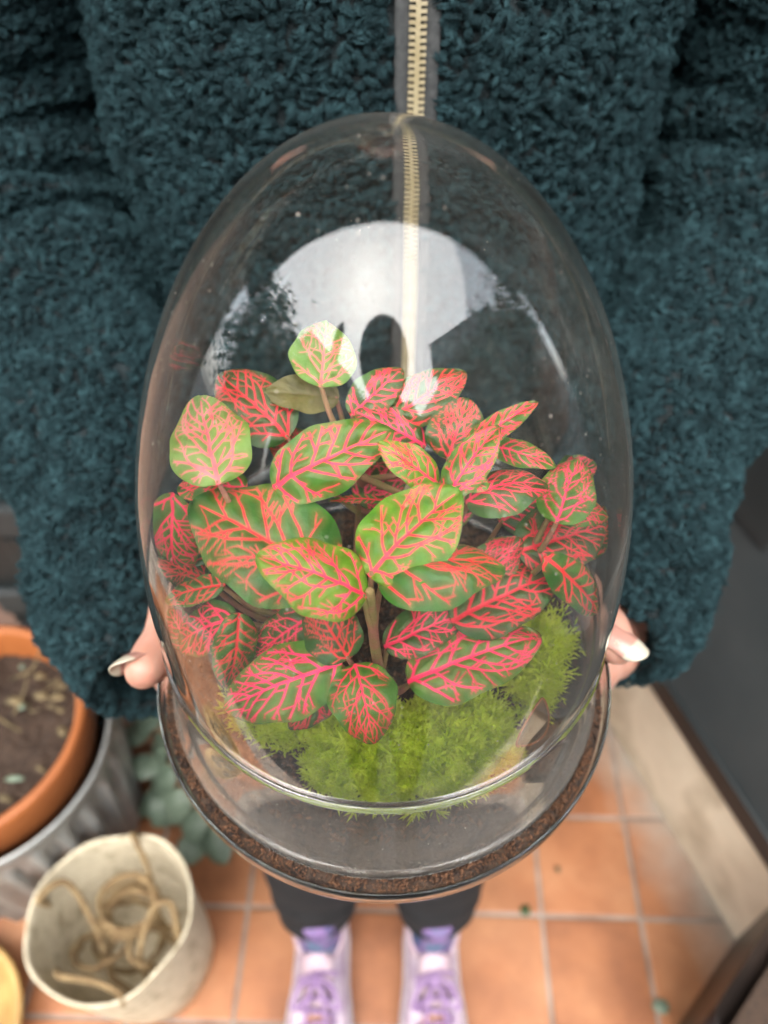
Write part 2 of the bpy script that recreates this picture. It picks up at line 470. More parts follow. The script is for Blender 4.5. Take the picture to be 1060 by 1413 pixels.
def leaf_mat(name, g1, g2, v1, v2, trans=.22):
    m, n, l, p, out = new_mat(name)
    at = n.new('ShaderNodeAttribute'); at.attribute_name = 'vein'
    tc = n.new('ShaderNodeNewGeometry')
    nz = n.new('ShaderNodeTexNoise'); nz.inputs['Scale'].default_value = 160; nz.inputs['Detail'].default_value = 4; l.new(tc.outputs['Position'], nz.inputs['Vector'])
    g = ramp(n, [(.35, g1), (.65, g2)]); l.new(nz.outputs['Fac'], g.inputs[0])
    v = ramp(n, [(.35, v1), (.65, v2)]); l.new(nz.outputs['Fac'], v.inputs[0])
    mx = n.new('ShaderNodeMix'); mx.data_type = 'RGBA'
    l.new(at.outputs['Fac'], mx.inputs['Factor']); l.new(g.outputs[0], mx.inputs['A']); l.new(v.outputs[0], mx.inputs['B'])
    oi = n.new('ShaderNodeObjectInfo'); hv = n.new('ShaderNodeHueSaturation')
    mh = n.new('ShaderNodeMapRange'); mh.inputs['To Min'].default_value = .488; mh.inputs['To Max'].default_value = .512; l.new(oi.outputs['Random'], mh.inputs['Value']); l.new(mh.outputs[0], hv.inputs['Hue'])
    mv = n.new('ShaderNodeMapRange'); mv.inputs['To Min'].default_value = 1.05; mv.inputs['To Max'].default_value = .78; l.new(oi.outputs['Random'], mv.inputs['Value']); l.new(mv.outputs[0], hv.inputs['Value'])
    l.new(mx.outputs['Result'], hv.inputs['Color']); l.new(hv.outputs[0], p.inputs['Base Color'])
    p.inputs['Roughness'].default_value = .40
    p.inputs['Specular IOR Level'].default_value = .32
    vo = n.new('ShaderNodeTexNoise'); vo.inputs['Scale'].default_value = 900; vo.inputs['Detail'].default_value = 2; l.new(tc.outputs['Position'], vo.inputs['Vector'])
    b = n.new('ShaderNodeBump'); b.inputs['Strength'].default_value = .35; b.inputs['Distance'].default_value = .0005
    l.new(vo.outputs['Fac'], b.inputs['Height']); l.new(b.outputs[0], p.inputs['Normal'])
    t = n.new('ShaderNodeBsdfTranslucent'); l.new(mx.outputs['Result'], t.inputs[0])
    ms = n.new('ShaderNodeMixShader'); ms.inputs[0].default_value = trans
    l.new(p.outputs[0], ms.inputs[1]); l.new(t.outputs[0], ms.inputs[2]); l.new(ms.outputs[0], out.inputs[0])
    return m
PK1, PK2 = (.90, .022, .070), (.95, .070, .15)
M['leaf0'] = leaf_mat('lime_nerve_leaf', (.065, .185, .006), (.12, .27, .010), PK1, PK2)
M['leaf1'] = leaf_mat('green_nerve_leaf', (.032, .125, .008), (.060, .18, .014), PK1, (.93, .05, .11))
M['leaf2'] = leaf_mat('deep_green_nerve_leaf', (.020, .070, .008), (.036, .11, .014), (.80, .020, .06), (.90, .05, .10))
M['leaf3'] = leaf_mat('olive_underside', (.13, .115, .035), (.19, .165, .055), (.20, .12, .06), (.24, .15, .08))
M['leaf4'] = leaf_mat('pale_pink_nerve_leaf', (.13, .26, .03), (.22, .36, .07), (.92, .12, .16), (.95, .24, .28))
M['pale_leaf'] = leaf_mat('grey_green_leaf', (.12, .17, .12), (.20, .26, .19), (.30, .35, .28), (.36, .40, .33))
M['moss'] = leaf_mat('moss', (.48, .62, .012), (.78, .86, .12), (.3, .4, .1), (.3, .4, .1), .5)
M['foliage'] = leaf_mat('dark_foliage', (.03, .05, .02), (.07, .10, .035), (.05, .08, .03), (.05, .08, .03), .2)

# ================================================================== SETTING
# ---- floor: grout bed with separate quarry tiles
T = 0.165
ground = mesh('ground', [(-60, -60, -.03), (60, -60, -.03), (60, 60, -.03), (-60, 60, -.03)], [(0, 1, 2, 3)], M['concrete'])
tag(ground, 'dark tarmac ground beyond the tiled porch', kind='structure')
floor = box('floor', (-1.5, 1.2, -.25, .848, -.028, -.004), M['grout'])
tag(floor, 'porch floor of square terracotta tiles with pale grout joints', kind='structure')
tb = bmesh.new()
bmesh.ops.create_grid(tb, x_segments=5, y_segments=5, size=.5)
tm = None
def make_tile():
    h = T / 2 - .0032
    V, F = box_geo(-h, h, -h, h, -.014, 0)
    o = mesh('tile', V, F, M['tile'], smooth=False)
    bm = bmesh.new(); bm.from_mesh(o.data); bmesh.ops.recalc_face_normals(bm, faces=bm.faces)
    top = [e for e in bm.edges if all(v.co.z > -.001 for v in e.verts)]
    bmesh.ops.bevel(bm, geom=top, offset=.003, segments=2, profile=.5, affect='EDGES')
    bm.to_mesh(o.data); bm.free()
    return o
tb.free()
t0 = make_tile()
first = True
ca, sa = math.cos(R(-1.6)), math.sin(R(-1.6))
for i in range(-11, 5):
    for j in range(-6, 4):
        gx, gy = (i + .5) * T, (j + .5) * T
        x = .430 + gx * ca - gy * sa; y = .333 + gx * sa + gy * ca
        if y > .768 or y < -.17 or x < -1.42 or x > 1.1: continue
        o = t0 if first else t0.copy()
        if not first: COL.objects.link(o)
        first = False
        o.location = (x, y, random.uniform(-.0008, .0008))
        o.rotation_euler = (random.gauss(0, .003), random.gauss(0, .003), R(-1.6) + random.gauss(0, .003) + random.choice((0, 1, 2, 3)) * math.pi / 2)
        o.parent = floor

# ---- house front behind the person, with a panelled door and a canopy over the porch
wall = empty('house_front', (0, .9, 0))
tag(wall, 'tall dark house front behind the person', 'wall')
box('wall_face', (-5, -.78, .90, 1.1, 0, 6.2), M['brick'], wall)
box('wall_face', (.62, 5, .90, 1.1, 0, 6.2), M['brick'], wall)
box('wall_face', (-.7795, .6195, .90, 1.1, 2.12, 6.2), M['brick'], wall)
door = empty('panelled_door', (-.08, .88, 0))
tag(door, 'charcoal panelled door with horizontal mouldings behind the terracotta pot', 'door')
box('door_leaf', (-.775, .615, .895, .95, .03, 2.11), M['charcoal'], door)
box('bottom_rail', (-.774, .614, .872, .8945, .10, .168), M['charcoal_light'], door, .008)
box('middle_rail', (-.774, .614, .872, .8945, .345, .42), M['charcoal_light'], door, .008)
box('panel', (-.70, .54, .884, .8947, .19, .325), M['charcoal'], door, .004)
box('panel', (-.70, .54, .884, .8947, .45, 1.0), M['charcoal'], door, .004)
box('top_rail', (-.774, .614, .872, .8945, 1.05, 1.15), M['charcoal_light'], door, .008)
stepo = box('door_step', (-.76, .60, .80, .8715, -.003, .05), M['charcoal'], None, .01)
tag(stepo, 'low dark step below the panelled door', 'step')
can = empty('porch_canopy', (0, .85, 2.4))
tag(can, 'dark flat canopy over the porch that bounds the reflected sky', 'canopy')
box('board', (-2.6, 2.6, .13, .895, 2.40, 2.46), M['charcoal'], can, .01)
box('fascia', (-2.61, 2.61, .105, .129, 2.37, 2.47), M['charcoal'], can, .006)

# ---- side of the porch on the right: cream plinth, dark sill, charcoal panelling
P0 = np.array((.383, .85)); U = np.array((.336, -.942)); W = np.array((.942, .336))
def side(v):                       # v = (along, into wall, z)
    q = P0 + U * v[0] + W * v[1]
    return (q[0], q[1], v[2])
ps = empty('porch_wall', (.46, .62, 0))
tag(ps, 'porch side of charcoal panelling above a cream rendered plinth', 'wall')
def noisy_box(name, b, mat, parent, amp, n=(40, 4, 10)):
    o = box(name, b, mat, parent, .006, 2, side)
    return o
pl = noisy_box('plinth', (0, 1.05, 0, .3, -.003, .235), M['plinth'], ps, .002)
box('sill', (0, 1.05, -.008, .3, .236, .285), M['charcoal'], ps, .004, 2, side)
V = np.array([side(v) for v in [(0, .0, .286), (1.05, .0, .286), (1.05, .10, .56), (0, .10, .56), (0, .3, .286), (1.05, .3, .286), (1.05, .3, .56), (0, .3, .56)]])
o = mesh('weather_board', V, [(0, 1, 2, 3), (3, 2, 6, 7), (0, 4, 5, 1), (4, 7, 6, 5), (0, 3, 7, 4), (1, 5, 6, 2)], M['charcoal_light'], ps, smooth=False); fix_normals(o)  # lighter charcoal here puts sky light on the slope into its colour
box('post', (.0, .22, .085, .2, .561, 2.39), M['charcoal_light'], ps, .006, 2, side)
box('post', (.60, .71, .085, .2, .561, 2.39), M['charcoal_light'], ps, .006, 2, side)
box('lower_rail', (.2205, .5995, .10, .19, .561, .60), M['charcoal_light'], ps, .004, 2, side)
box('panel', (.221, .599, .135, .16, .601, 1.3), M['charcoal'], ps, 0, 2, side)
box('upper_rail', (.2205, .5995, .10, .19, 1.301, 1.38), M['charcoal_light'], ps, .004, 2, side)

# ---- dark brown trough in the near corner
def rounded_trough(name, corners, z0, z1, taper, mat, parent=None):
    bm = bmesh.new()
    a = np.array(corners, float); c = a.mean(0)
    vb = [bm.verts.new((*(c + (q - c) * taper), z0)) for q in a]
    vt = [bm.verts.new((*q, z1)) for q in a]
    bm.faces.new(vb[::-1])
    for i in range(4):
        k = (i + 1) % 4
        bm.faces.new((vb[i], vb[k], vt[k], vt[i]))
    top = bm.faces.new(vt)
    r = bmesh.ops.inset_individual(bm, faces=[top], thickness=.016)
    bmesh.ops.translate(bm, verts=top.verts, vec=(0, 0, -.06))
    bmesh.ops.recalc_face_normals(bm, faces=bm.faces)
    es = [e for e in bm.edges if abs(e.verts[0].co.z - e.verts[1].co.z) > .1]
    bmesh.ops.bevel(bm, geom=es, offset=.04, segments=6, profile=.5, affect='EDGES')
    es = [e for e in bm.edges if min(v.co.z for v in e.verts) > z1 - .001]
    bmesh.ops.bevel(bm, geom=es, offset=.006, segments=3, profile=.5, affect='EDGES')
    me = bpy.data.meshes.new(name); bm.to_mesh(me); bm.free()
    me.polygons.foreach_set('use_smooth', np.ones(len(me.polygons), bool))
    return link(name, me, mat, parent)
e1 = np.array((.149, .141)); e1 /= np.linalg.norm(e1); e2 = np.array((e1[1], -e1[0]))
K = np.array((.392, .146))
tr_ = empty('trough_planter', (K[0] + .2, K[1], 0))
tag(tr_, 'dark brown smooth trough planter on the tiles next to the cream plinth', 'planter')
rounded_trough('body', [K, K + e1 * .46, K + e1 * .46 + e2 * .22, K + e2 * .22], .002, .30, .86, M['planter'], tr_)
q = [K + e1 * .03 + e2 * .03, K + e1 * .43 + e2 * .03, K + e1 * .43 + e2 * .19, K + e1 * .03 + e2 * .19]
mesh('compost', [(*v, .256) for v in q], [(0, 1, 2, 3)], M['soil'], tr_, False)

# ---- soft leaf maker for ordinary plants
def simple_leaf(base, direction, normal, L, wd, arch=.15, cup=-.2, nu=9, nv=5):
    a = np.array(direction, float); a /= np.linalg.norm(a)
    N = np.array(normal, float); N -= a * N.dot(a); N /= np.linalg.norm(N)
    b = np.cross(N, a)
    V, F = [], []
    for i in range(nu):
        t = i / (nu - 1); hw = wd * max(.02, math.sin(math.pi * min(1, t ** .8 * .98 + .01))) ** .7
        for j in range(nv):
            s = j / (nv - 1) * 2 - 1
            V.append(np.array(base) + a * L * t + b * s * hw + N * (arch * L * (1 - (2 * t - .7) ** 2) + cup * hw * s * s))
    for i in range(nu - 1):
        for j in range(nv - 1):
            F.append((i * nv + j, (i + 1) * nv + j, (i + 1) * nv + j + 1, i * nv + j + 1))
    return V, F

# ---- galvanised ribbed tub with terracotta pot inside it
tx, ty = -.592, .482
tub = empty('galvanised_tub', (tx, ty, 0))
tag(tub, 'galvanised steel tub with vertical ribs holding the terracotta pot', 'tub')
seg = 480
prof = []
a = np.linspace(0, 2 * np.pi, seg, endpoint=False)
rows = [(.150, .002, 0), (.152, .012, 0), (.155, .03, .0), (.157, .045, 1), (.183, .30, 1), (.1845, .315, 0), (.186, .33, 0), (.1868, .345, 0), (.190, .349, 0), (.1915, .354, 0), (.190, .359, 0), (.187, .360, 0), (.185, .357, 0), (.1835, .34, 0), (.176, .26, 0)]
V = []
for r_, z_, k in rows:
    rr = r_ + k * .0080 * np.cos(a * 28)
    V.append(np.stack([tx + rr * np.cos(a), ty + rr * np.sin(a), np.full(seg, z_)], -1))
V = np.vstack(V); F = [(i * seg + j, i * seg + (j + 1) % seg, (i + 1) * seg + (j + 1) % seg, (i + 1) * seg + j) for i in range(len(rows) - 1) for j in range(seg)]
mesh('ribbed_wall', V, F, M['galv'], tub)
V, F = lathe_geo([(.1878 + .004 * math.cos(t), .352 + .0045 * math.sin(t)) for t in np.linspace(0, 2 * np.pi, 10, endpoint=False)], 120, (tx, ty), True)
mesh('rolled_rim', V, F, M['galv'], tub)

pot = empty('terracotta_pot', (tx, ty, 0))
tag(pot, 'orange terracotta pot of soil and dead stems standing in the galvanised tub', 'pot')
prof = [(.001, .06), (.11, .06), (.118, .07), (.148, .33), (.150, .335), (.163, .337), (.1655, .342), (.168, .400), (.1665, .407), (.161, .410), (.1555, .407), (.1525, .400), (.149, .345), (.142, .30)]
V, F = lathe_geo(prof, 128, (tx, ty)); o = mesh('pot_body', V, F, M['terracotta_pot'], pot); fix_normals(o)
n = 90
g = np.linspace(-1, 1, n); gx, gy = np.meshgrid(g, g); rr = np.hypot(gx, gy)
P = np.stack([tx + gx.ravel() * .152, ty + gy.ravel() * .152, np.zeros(n * n)], -1)
P[:, 2] = .352 + .010 * vnoise(P, 22) + .006 * vnoise(P, 60, 2) + .004 * vnoise(P, 140, 3)
idx = np.arange(n * n).reshape(n, n); keep = (rr < .985)
F = [(idx[i, j], idx[i, j + 1], idx[i + 1, j + 1], idx[i + 1, j]) for i in range(n - 1) for j in range(n - 1) if keep[i, j] and keep[i + 1, j + 1] and keep[i, j + 1] and keep[i + 1, j]]
mesh('potting_soil', P, F, M['soil'], pot)
for k in range(46):
    th, r_ = random.uniform(0, 6.28), .145 * math.sqrt(random.random())
    c = (tx + r_ * math.cos(th), ty + r_ * math.sin(th), .362 + random.uniform(0, .012))
    d = (math.cos(th * 3 + k), math.sin(th * 3 + k), random.uniform(-.1, .25))
    V, F = simple_leaf(c, d, (random.gauss(0, .3), random.gauss(0, .3), 1), random.uniform(.012, .034), random.uniform(.003, .008), .3, -.6)
    mesh('dead_leaf' if k % 6 else 'green_leaf', V, F, M['litter'] if k % 6 else M['pale_leaf'], pot)
for k in range(9):
    th, r_ = random.uniform(-1.2, 2.2), .12 * math.sqrt(random.random())
    c = np.array((tx + r_ * math.cos(th), ty + r_ * math.sin(th), .35))
    e = c + (random.gauss(0, .03), random.gauss(0, .03), random.uniform(.03, .07))
    V, F = tube_geo([c, (c + e) / 2 + (random.gauss(0, .01), random.gauss(0, .01), .005), e], (.0022, .0018, .0012), 6, 8)
    mesh('dead_stem', V, F, M['litter'], pot)

# ---- cream felt pot holding coils of jute rope
fx, fy = -.372, .276
fp = empty('felt_pot', (fx, fy, 0))
tag(fp, 'tall cream felt pot with rope handles and a coil of rope inside', 'pot')
seg = 120; a = np.linspace(0, 2 * np.pi, seg, endpoint=False)
rows = [(.088, .002), (.096, .008), (.100, .05), (.104, .12), (.108, .19), (.1105, .222), (.1115, .228), (.109, .2315), (.1065, .228), (.105, .21), (.100, .12), (.094, .03), (.001, .028)]
V = []
for r_, z_ in rows:
    w = 1 + .025 * np.sin(2 * a + .6) * (z_ / .23) + .012 * np.sin(5 * a + z_ * 9)
    zz = z_ + (.006 * np.sin(2 * a + 2) + .003 * np.sin(7 * a)) * (z_ > .2)
    V.append(np.stack([fx + 1.06 * r_ * w * np.cos(a), fy + 1.06 * r_ * w * np.sin(a), zz], -1))
V = np.vstack(V); F = [(i * seg + j, i * seg + (j + 1) % seg, (i + 1) * seg + (j + 1) % seg, (i + 1) * seg + j) for i in range(len(rows) - 1) for j in range(seg)]
mesh('felt_wall', V, F, M['felt'], fp)
def rope(name, path, r, parent, n=90):
    C = catmull(path, n); Tn, N, B = frames(C)
    ln = np.concatenate([[0], np.cumsum(np.linalg.norm(np.diff(C, axis=0), axis=1))])
    parts = []
    for k in range(3):
        ph = ln / (r * 5.2) * 2 * np.pi + k * 2 * np.pi / 3
        Q = C + (np.cos(ph)[:, None] * N + np.sin(ph)[:, None] * B) * r * .55
        parts.append(tube_geo(Q, [r * .58] * 3, 6, n, True))
    V, F = merge(parts)
    return mesh(name, V, F, M['rope'], parent)
rope('rope_handle', [(fx - .108, fy + .02, .20), (fx - .103, fy + .015, .245), (fx - .066, fy + .035, .25), (fx - .034, fy - .005, .20), (fx - .030, fy - .04, .12)], .0044, fp)
rope('rope_handle', [(fx + .035, fy - .06, .12), (fx + .036, fy - .04, .18), (fx + .060, fy + .005, .228), (fx + .088, fy + .01, .238), (fx + .098, fy - .03, .20)], .0044, fp)
rope('rope_handle', [(fx - .070, fy - .068, .205), (fx - .045, fy - .082, .238), (fx + .0, fy - .088, .238), (fx + .035, fy - .100, .234), (fx + .036, fy - .110, .21)], .0044, fp)
rope('rope_handle', [(fx + .012, fy + .112, .21), (fx + .012, fy + .108, .238), (fx + .030, fy + .080, .222), (fx + .036, fy + .05, .16)], .0042, fp)
gr_ = np.random.default_rng(77)
for q_, (cx_, cy_, rr_, z_, tilt) in enumerate([(.008, .026, .042, .185, .1), (.010, .020, .036, .160, -.2), (-.005, .030, .046, .140, .3), (-.040, -.020, .040, .130, .9), (.052, -.022, .036, .140, .8), (.020, -.030, .050, .105, .4), (-.020, .010, .055, .080, .2)]):
    coil = []
    for k in range(34):
        t = k / 33 * (1.55 if q_ < 3 else 1.1) * 2 * math.pi + q_
        coil.append((fx + cx_ + rr_ * math.cos(t) + gr_.normal(0, .0012), fy + cy_ + rr_ * .9 * math.sin(t) + gr_.normal(0, .0012), z_ + rr_ * tilt * math.sin(t + q_) + .012 * k / 33))
    rope('rope_coil', coil, .0046, fp, 120)

fp.scale = (.93, .93, 1.18)

# ---- wooden bowl at the corner below the felt pot
wx, wy = -.672, .165
wb = empty('wicker_tray', (wx, wy, 0))
tag(wb, 'yellow rimmed round wooden tray at the foot of the galvanised tub', 'tray')
M['wood'] = mottled('yellow_wood', (.26, .15, .045), (.38, .24, .08), 20, .6, .3, 120)
V, F = lathe_geo([(.001, .002), (.105, .002), (.125, .03), (.130, .055), (.126, .058), (.120, .052), (.10, .014), (.001, .012)], 96, (wx, wy)); o = mesh('bowl', V, F, M['wood'], wb); fix_normals(o)
V, F = lathe_geo([(.128 + .006 * math.cos(t), .057 + .006 * math.sin(t)) for t in np.linspace(0, 2 * np.pi, 10, endpoint=False)], 96, (wx, wy), True)
mesh('rim', V, F, M['wood'], wb)
for k in range(14):
    th = random.uniform(0, 6.28); r_ = .09 * random.random()
    V, F = simple_leaf((wx + r_ * math.cos(th), wy + r_ * math.sin(th), .03), (math.cos(k), math.sin(k), .2), (0, 0, 1), random.uniform(.04, .08), random.uniform(.01, .02))
    mesh('dead_leaf', V, F, M['litter'], wb)

# ---- grey-green leafy plant between the tub and the person
gp = empty('leafy_plant', (-.335, .52, 0))
tag(gp, 'low plant with soft grey green rounded leaves beside the galvanised tub', 'plant')
V, F = lathe_geo([(.001, .002), (.052, .002), (.066, .085), (.070, .09), (.066, .092), (.062, .085), (.001, .078)], 64, (-.335, .55)); o = mesh('nursery_pot', V, F, M['planter'], gp); fix_normals(o)
spots = [(-.30, .46, .06), (-.285, .44, .045), (-.325, .475, .085), (-.345, .50, .12), (-.36, .53, .14), (-.32, .53, .13), (-.375, .56, .16), (-.34, .58, .15), (-.30, .51, .09), (-.365, .49, .10), (-.39, .54, .13), (-.40, .60, .17), (-.36, .62, .17), (-.31, .57, .12), (-.275, .475, .05), (-.33, .445, .04), (-.38, .515, .08), (-.295, .545, .08), (-.42, .585, .15), (-.35, .555, .19)]
for k, (x, y, z) in enumerate(spots):
    b = np.array((-.335, .545, .085)); e = np.array((x, y, z)); d = e - b
    V, F = tube_geo([b, (b + e) / 2 + (0, 0, .03), e], (.002, .0018, .0015), 6, 8); mesh('stalk', V, F, M['stem'], gp)
    d[2] = random.uniform(-.03, .01); nn = (random.gauss(0, .35), -.25 + random.gauss(0, .3), 1)
    V, F = simple_leaf(e - d * .15, d, nn, random.uniform(.05, .075), random.uniform(.022, .032), .12, -.25, 12, 7)
    mesh('leaf', V, F, M['pale_leaf'], gp)

# ---- bits lying on the tiles
for k, (x, y, s, lab) in enumerate([(.232, .336, .011, 'round dark green leaf scrap on the grout crossing near the shoe'), (.445, .205, .013, 'pale green leaf scrap on the tiles by the trough planter'), (.30, .415, .006, 'small brown crumb of earth on a middle tile')]):
    V, F = simple_leaf((x, y, .003), (math.cos(k * 2 + 1), math.sin(k * 2 + 1), .02), (0, 0, 1), s * 2, s * .8, .2, -.2)
    o = mesh('leaf_scrap', V, F, M['foliage'] if k == 0 else (M['pale_leaf'] if k == 1 else M['litter'])); tag(o, lab, 'leaf scrap')

# ---- what the dome mirrors: houses and trees across the street
def house(name, label, c, w, d, h, rh, wallm, rot, chim):
    e = empty(name, (c[0], c[1], 0)); tag(e, label, 'house')
    cr, sr = math.cos(R(rot)), math.sin(R(rot))
    def xf(v): return (c[0] + v[0] * cr - v[1] * sr, c[1] + v[0] * sr + v[1] * cr, v[2])
    V = [(-w, -d, -.03), (w, -d, -.03), (w, d, -.03), (-w, d, -.03), (-w, -d, h), (w, -d, h), (w, d, h), (-w, d, h), (0, -d, h + rh), (0, d, h + rh)]
    F = [(0, 3, 2, 1), (0, 1, 5, 8, 4), (2, 3, 7, 9, 6), (1, 2, 6, 5), (3, 0, 4, 7)]
    o = mesh('wall', [xf(v) for v in V], F, wallm, e, False); fix_normals(o)
    rf = None
    for s in (-1, 1):
        ov = .25; sl = rh / w
        a0 = (s * (w + ov), -d - ov, h - ov * sl + .02); a1 = (s * (w + ov), d + ov, h - ov * sl + .02); b0 = (0, -d - ov, h + rh + .02); b1 = (0, d + ov, h + rh + .02)
        V = [a0, a1, b1, b0] + [(p[0], p[1], p[2] + .14) for p in (a0, a1, b1, b0)]
        F = [(0, 1, 2, 3), (4, 5, 6, 7), (0, 1, 5, 4), (1, 2, 6, 5), (2, 3, 7, 6), (3, 0, 4, 7)]
        o = mesh('roof_slope', [xf(v) for v in V], F, M['slate'], e, False); fix_normals(o); rf = rf or o
    x0, y0 = chim
    box('chimney', (x0 - .35, x0 + .35, y0 - .3, y0 + .3, h + rh * .4, h + rh + 1.1), M['brick'], e, 0, 2, xf)
    for k in (-.15, .15): box('chimney_pot', (x0 + k - .1, x0 + k + .1, y0 - .1, y0 + .1, h + rh + 1.101, h + rh + 1.5), M['terracotta_pot'], e, 0, 2, xf)
    for zz in (1.0, 3.8):
        for s in (-.5, .5):
            wi = box('window', (s * w - .55, s * w + .55, d + .001, d + .06, zz, zz + 1.5), M['white_paint'], e, 0, 2, xf)
            for q in (-1, 1):
                pn = box('pane', (s * w + q * .26 - .22, s * w + q * .26 + .22, d + .061, d + .07, zz + .08, zz + 1.42), M['window'], None, 0, 2, xf)
                pn.parent = wi
    dr = box('front_door', (-.45, .45, d + .001, d + .06, 0, 2.1), M['charcoal'], e, 0, 2, xf)
    return e
house('neighbour_house', 'tall gabled house mirrored to the right in the dome', (8.8, -6.2), 2.2, 4.0, 6.4, 3.4, M['render_wall'], -52, (0.9, 2.0))
house('neighbour_house', 'pebbledashed house with chimney mirrored left of the reflected figure', (-6.5, -9.5), 3.4, 3.2, 6.2, 3.2, M['render_wall'], 32, (2.2, .5))
for k, (hx, hy, rot) in enumerate([(-13.5, -5.0, 62), (0.2, -13.5, 4), (6.5, -12.5, -14), (14.0, -2.5, -80)]):
    house('neighbour_house', ['brick house past the rounded tree on the open side', 'brick house straight behind the mirrored photographer', 'brick house between the photographer and the tall gable', 'brick house past the tall gabled house'][k], (hx, hy), 3.0, 3.0, 5.4, 2.6, M['brick'], rot, (1.4, .5))
def tree(label, x, y, h, r, n):
    e = empty('street_tree', (x, y, 0)); tag(e, label, 'tree', 'trees across the street')
    parts = [tube_geo([(x, y, -.03), (x + .1, y, h * .4), (x, y + .1, h * .8)], (.18, .13, .05), 8, 12)]
    for k in range(7):
        th = k * 2.4; z = h * (.35 + .07 * k)
        parts.append(tube_geo([(x, y, z), (x + r * .35 * math.cos(th), y + r * .35 * math.sin(th), z + .5), (x + r * .75 * math.cos(th), y + r * .75 * math.sin(th), z + 1.1)], (.06, .04, .015), 6, 8))
    V, F = merge(parts); mesh('trunk', V, F, M['bark'], e)
    g = np.random.default_rng(int(abs(x * 100)))
    cl = g.normal(size=(40, 3)); cl /= np.linalg.norm(cl, axis=1)[:, None]; cl = cl * (g.random((40, 1)) ** .4) * [r, r, h * .36] + [x, y, h * .66]
    c = cl[g.integers(0, 40, n)] + g.normal(size=(n, 3)) * r * .17
    u = g.normal(size=(n, 3)); u /= np.linalg.norm(u, axis=1)[:, None]; v = np.cross(u, g.normal(size=(n, 3))); v /= np.linalg.norm(v, axis=1)[:, None]
    s = .10
    V = np.stack([c - u * s, c + v * s * .5, c + u * s, c - v * s * .5], 1).reshape(-1, 3)
    fast_mesh('crown', V, np.arange(4 * n).reshape(n, 4), M['foliage'], e, False)
tree('bushy dark tree standing before the tall gabled house', 5.0, -4.2, 5.6, 1.7, 3500)
tree('low leafy tree near the porch on the tub side', -4.2, -.9, 4.2, 1.5, 3000)
tree('low leafy tree near the porch on the plinth side', 4.4, -1.2, 4.4, 1.5, 3000)
tree('small tree standing alone behind the photographer', -1.6, -6.5, 4.6, 1.3, 2600)
tree('rounded tree beside the pebbledashed house', -4.6, -3.6, 5.0, 1.5, 3000)

# ================================================================== PERSON HOLDING THE DOME
person = empty('person', (0, .42, 0))
tag(person, 'person in a dark teal curly fleece jacket, black trousers and lilac trainers holding the dome', 'person')

def hand_parts(s, var=0.0):
    """palm, thumb and four fingers; s = -1 for the hand on the image left, +1 for the other"""
    X = lambda p: (p[0] * s, p[1], p[2])
    tip = (.1050 - .003 * var, .169 + .0085 * var, 1.1205 + .0060 * var)
    P = []
    # forearm and wrist
    P.append(tube_geo([X((.244, .478, 1.130)), X((.181, .360, 1.078)), X((.138, .255, 1.034)), X((.126, .234, 1.036))], (.036, .033, .025, .023), 16, 26))
    # palm
    P.append(tube_geo([X((.126, .236, 1.036)), X((.108, .214, 1.042)), X((.094, .194, 1.054))], (.020, .020, .015), 16, 14, True, 1.0))
    P.append(tube_geo([X((.114, .240, 1.046)), X((.098, .222, 1.050)), X((.088, .205, 1.058))], (.017, .018, .012), 14, 12))
    # thumb, lying along the glass wall
    P.append(tube_geo([X((.116, .240, 1.050)), X((.1090, .232, 1.086)), X((.1045, .211, 1.105)), X((.1030 - .002 * var, .193 + .006 * var, 1.1095 + .006 * var)), X((.1035 - .003 * var, .180 + .009 * var, 1.1140 + .008 * var)), X(tip)], (.018, .0135, .0102, .0098, .0108, .0088), 16, 36))
    # index along the dish edge, the other fingers under it
    P.append(tube_geo([X((.096, .204, 1.056)), X((.090, .187, 1.074)), X((.082, .168, 1.0858)), X((.068, .150, 1.0868)), X((.050, .136, 1.0885))], (.012, .0098, .0092, .0088, .0070), 14, 30))
    for k, (b, m, t) in enumerate([((.096, .196, 1.056), (.084, .166, 1.076), (.052, .134, 1.0885)), ((.092, .204, 1.054), (.072, .178, 1.076), (.036, .156, 1.0885)), ((.088, .214, 1.054), (.066, .196, 1.076), (.034, .182, 1.0895))]):
        b, m, t = (np.array(X(q)) for q in (b, m, t))
        P.append(tube_geo([b, m, (m + t) / 2 + (0, 0, .004), t], (.0110, .0098, .0090, .0070), 12, 20))
    return P, X(tip)

parts = []
hl, tipL = hand_parts(-1, 0); hr, tipR = hand_parts(1, 1)
parts += hl + hr
# upper arms, shoulders, trunk, neck, head
for s in (-1, 1):
    parts.append(tube_geo([(.14 * s, .515, 1.385), (.212 * s, .522, 1.33), (.246 * s, .524, 1.225), (.244 * s, .478, 1.131), (.220 * s, .427, 1.104)], (.044, .044, .040, .038, .036), 14, 26))
    parts.append(tube_geo([(-.012 + .085 * s, .49, .90), (-.012 + .092 * s, .43, .50), (-.012 + .087 * s, .31, .10), (-.012 + .087 * s, .25, .055), (-.012 + .087 * s, .13, .045)], (.080, .050, .036, .034, .028), 14, 34))
parts.append(tube_geo([(0, .505, .86), (0, .50, 1.02), (0, .50, 1.20), (0, .51, 1.36), (0, .515, 1.42)], (.085, .078, .080, .075, .050), 20, 26))
parts.append(tube_geo([(0, .515, 1.40), (0, .50, 1.50), (0, .49, 1.54)], (.052, .047, .05), 14, 10))
parts.append(ellipsoid((0, .480, 1.600), (.073, .092, .112)))
parts.append(ellipsoid((0, .425, 1.555), (.050, .050, .055)))
parts.append(tube_geo([(0, .392, 1.605), (0, .380, 1.585), (0, .378, 1.575)], (.008, .012, .013), 10, 8))
